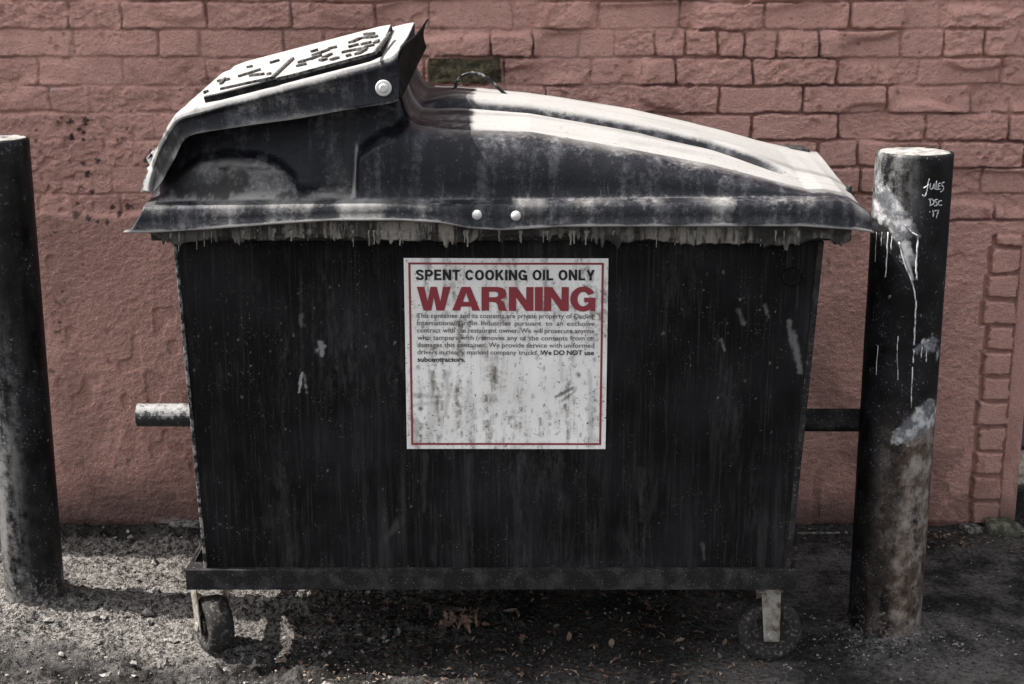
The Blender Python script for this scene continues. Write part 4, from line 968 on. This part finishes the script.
spots = [(305, 604), (385, 606), (510, 612), (590, 622), (664, 610), (680, 643), (725, 646), (500, 655), (570, 640), (420, 652), (630, 600), (545, 600), (612, 648), (650, 630), (360, 640), (330, 625), (700, 618), (555, 630), (480, 602), (740, 600), (345, 600), (400, 620), (620, 632), (590, 600), (690, 600), (522, 642)]
for i, (px, py) in enumerate(spots):
    p = G(px, py); o = bpy.data.objects.new('dead_leaf', protos[i % 6]); COL.objects.link(o)
    o.location = (p[0], p[1], gh(p[0], p[1]) + .005); o.rotation_euler = (rl.uniform(-.5, .5), rl.uniform(-.4, .4), rl.uniform(0, 6.28)); s = rl.uniform(.4, .85); o.scale = (s, s, s)
    tag(o, 'small dry dead leaf lying on the dark soil under the bin', 'leaf', 'dead leaves under the bin')
# clump of crumpled reddish leaves
acc = Acc(); p = G(462, 632)
for i in range(38):
    me = leaf_mesh('tmp', rl.uniform(.018, .040), rl.uniform(.007, .014), i + 40, True)
    Mx = Matrix.Translation((rl.gauss(0, .030), rl.gauss(0, .012), rl.uniform(.004, .045))) @ Matrix.Rotation(rl.uniform(0, 6.3), 4, 'Z') @ Matrix.Rotation(rl.uniform(-1.5, 1.5), 4, 'Y') @ Matrix.Rotation(rl.uniform(-1, 1), 4, 'X')
    me.transform(Mx); acc.add([v.co for v in me.vertices], [tuple(f.vertices) for f in me.polygons]); bpy.data.meshes.remove(me)
me = bpy.data.meshes.new('leaf_clump'); me.from_pydata(acc.v, [], acc.f); o = link('leaf_clump', me, M_LEAF[2], smooth=True); o.location = (p[0], p[1], gh(p[0], p[1]))
tag(o, 'crumpled clump of reddish dry leaves under the middle of the bin', 'leaves')
# leaf fragments and straw
acc = Acc()
for i in range(1900):
    if i < 1500: x, y = rl.uniform(-.50, .55), rl.uniform(2.82, 3.45)
    elif i < 1720: x, y = rl.uniform(-1.3, 1.3), rl.uniform(3.58, 3.72)
    else: x, y = rl.gauss(1.12, .09), rl.gauss(3.62, .04)
    L = rl.uniform(.004, .019); W = L * rl.choice([.08, .12, .2, .35, .55]); a = rl.uniform(0, 6.3); z = gh(x, y) + rl.uniform(.001, .006); tl_ = rl.uniform(-.5, .5); r2 = rl.uniform(-.5, .5)
    c_, s__ = math.cos(a), math.sin(a)
    q = [(-L / 2, -W / 2, -L / 2 * tl_), (0, -W / 2 - .001, .002), (L / 2, 0, L / 2 * tl_), (0, W / 2, .002 + r2 * W)]
    acc.add([(x + u * c_ - v * s__, y + u * s__ + v * c_, z + w) for u, v, w in q], [(0, 1, 3), (1, 2, 3)])
me = bpy.data.meshes.new('leaf_litter'); me.from_pydata(acc.v, [], acc.f)
for m in M_LEAF[:2]: me.materials.append(m)
me.polygons.foreach_set('material_index', [0 if (i // 2) % 3 == 0 else 1 for i in range(len(me.polygons))])
o = bpy.data.objects.new('leaf_litter', me); COL.objects.link(o); tag(o, 'fine brown leaf fragments and straw littering the soil', 'litter', kind='stuff')
# grit and small stones
base_v = np.array([(1,0,0),(-1,0,0),(0,1,0),(0,-1,0),(0,0,1),(0,0,-1),(.6,.6,.55),(-.6,.6,.5),(-.6,-.6,.55),(.6,-.6,.5)], float)
base_f = [(0,6,4),(6,2,4),(2,7,4),(7,1,4),(1,8,4),(8,3,4),(3,9,4),(9,0,4),(0,2,6),(2,1,7),(1,3,8),(3,0,9),(0,5,2),(2,5,1),(1,5,3),(3,5,0)]
acc = Acc(); rg = np.random.default_rng(5)
for i in range(5200):
    if i < 3600: x, y = rg.uniform(-1.45, -.25), rg.uniform(2.55, 3.68)
    elif i < 4500: x, y = rg.uniform(-.5, 1.4), rg.uniform(2.55, 3.70)
    else: x, y = rg.normal(B2[0], .16), rg.normal(3.06, .07)
    s = min(.012 if i < 3600 else .0042, .0016 * (1 + rg.pareto(2.2))) * (1 if i < 3600 else .75); q = base_v * (s * rg.uniform(.6, 1.3, 3)); q = q * (1 + .25 * rg.normal(size=(10, 1)))
    a = rg.uniform(0, 6.3); c_, s__ = math.cos(a), math.sin(a); q = np.stack([q[:, 0] * c_ - q[:, 1] * s__, q[:, 0] * s__ + q[:, 1] * c_, q[:, 2] * .8], -1) + np.array([x, y, gh(x, y) + s * .25]); acc.add(q, base_f)
me = bpy.data.meshes.new('gravel'); me.from_pydata(acc.v, [], acc.f); o = link('gravel', me, M_GRAV); tag(o, 'loose grit and small stones scattered over the ground', 'gravel', kind='stuff')

# ================================================================== LIGHT
EL = R(55); AZ = (-1.0, .085)                       # towards the sun, seen from above
d = Vector((AZ[0] * math.cos(EL), AZ[1] * math.cos(EL), math.sin(EL))).normalized()
sun = bpy.data.lights.new('sun', 'SUN'); sun.energy = 4.6; sun.angle = R(.5); sun.color = (1, .955, .90)
so = bpy.data.objects.new('sun', sun); COL.objects.link(so); so.rotation_euler = d.to_track_quat('Z', 'Y').to_euler(); so.location = (-3, 0, 5)
w = bpy.data.worlds.new('World'); sc.world = w; w.use_nodes = True; nt = w.node_tree
sky = nt.nodes.new('ShaderNodeTexSky'); sky.sky_type = 'NISHITA'; sky.sun_disc = False; sky.sun_elevation = EL; sky.sun_rotation = math.atan2(d.x, d.y) % (2 * math.pi)
sky.dust_density = 3.0; sky.air_density = 1.0; sky.ozone_density = .6
hs = nt.nodes.new('ShaderNodeHueSaturation'); hs.inputs['Saturation'].default_value = .22
nt.links.new(sky.outputs[0], hs.inputs['Color']); nt.links.new(hs.outputs[0], nt.nodes['Background'].inputs[0]); nt.nodes['Background'].inputs[1].default_value = .15
sc.view_settings.view_transform = 'Standard'; sc.view_settings.look = 'None'; sc.view_settings.gamma = 1; sc.view_settings.exposure = 1.12
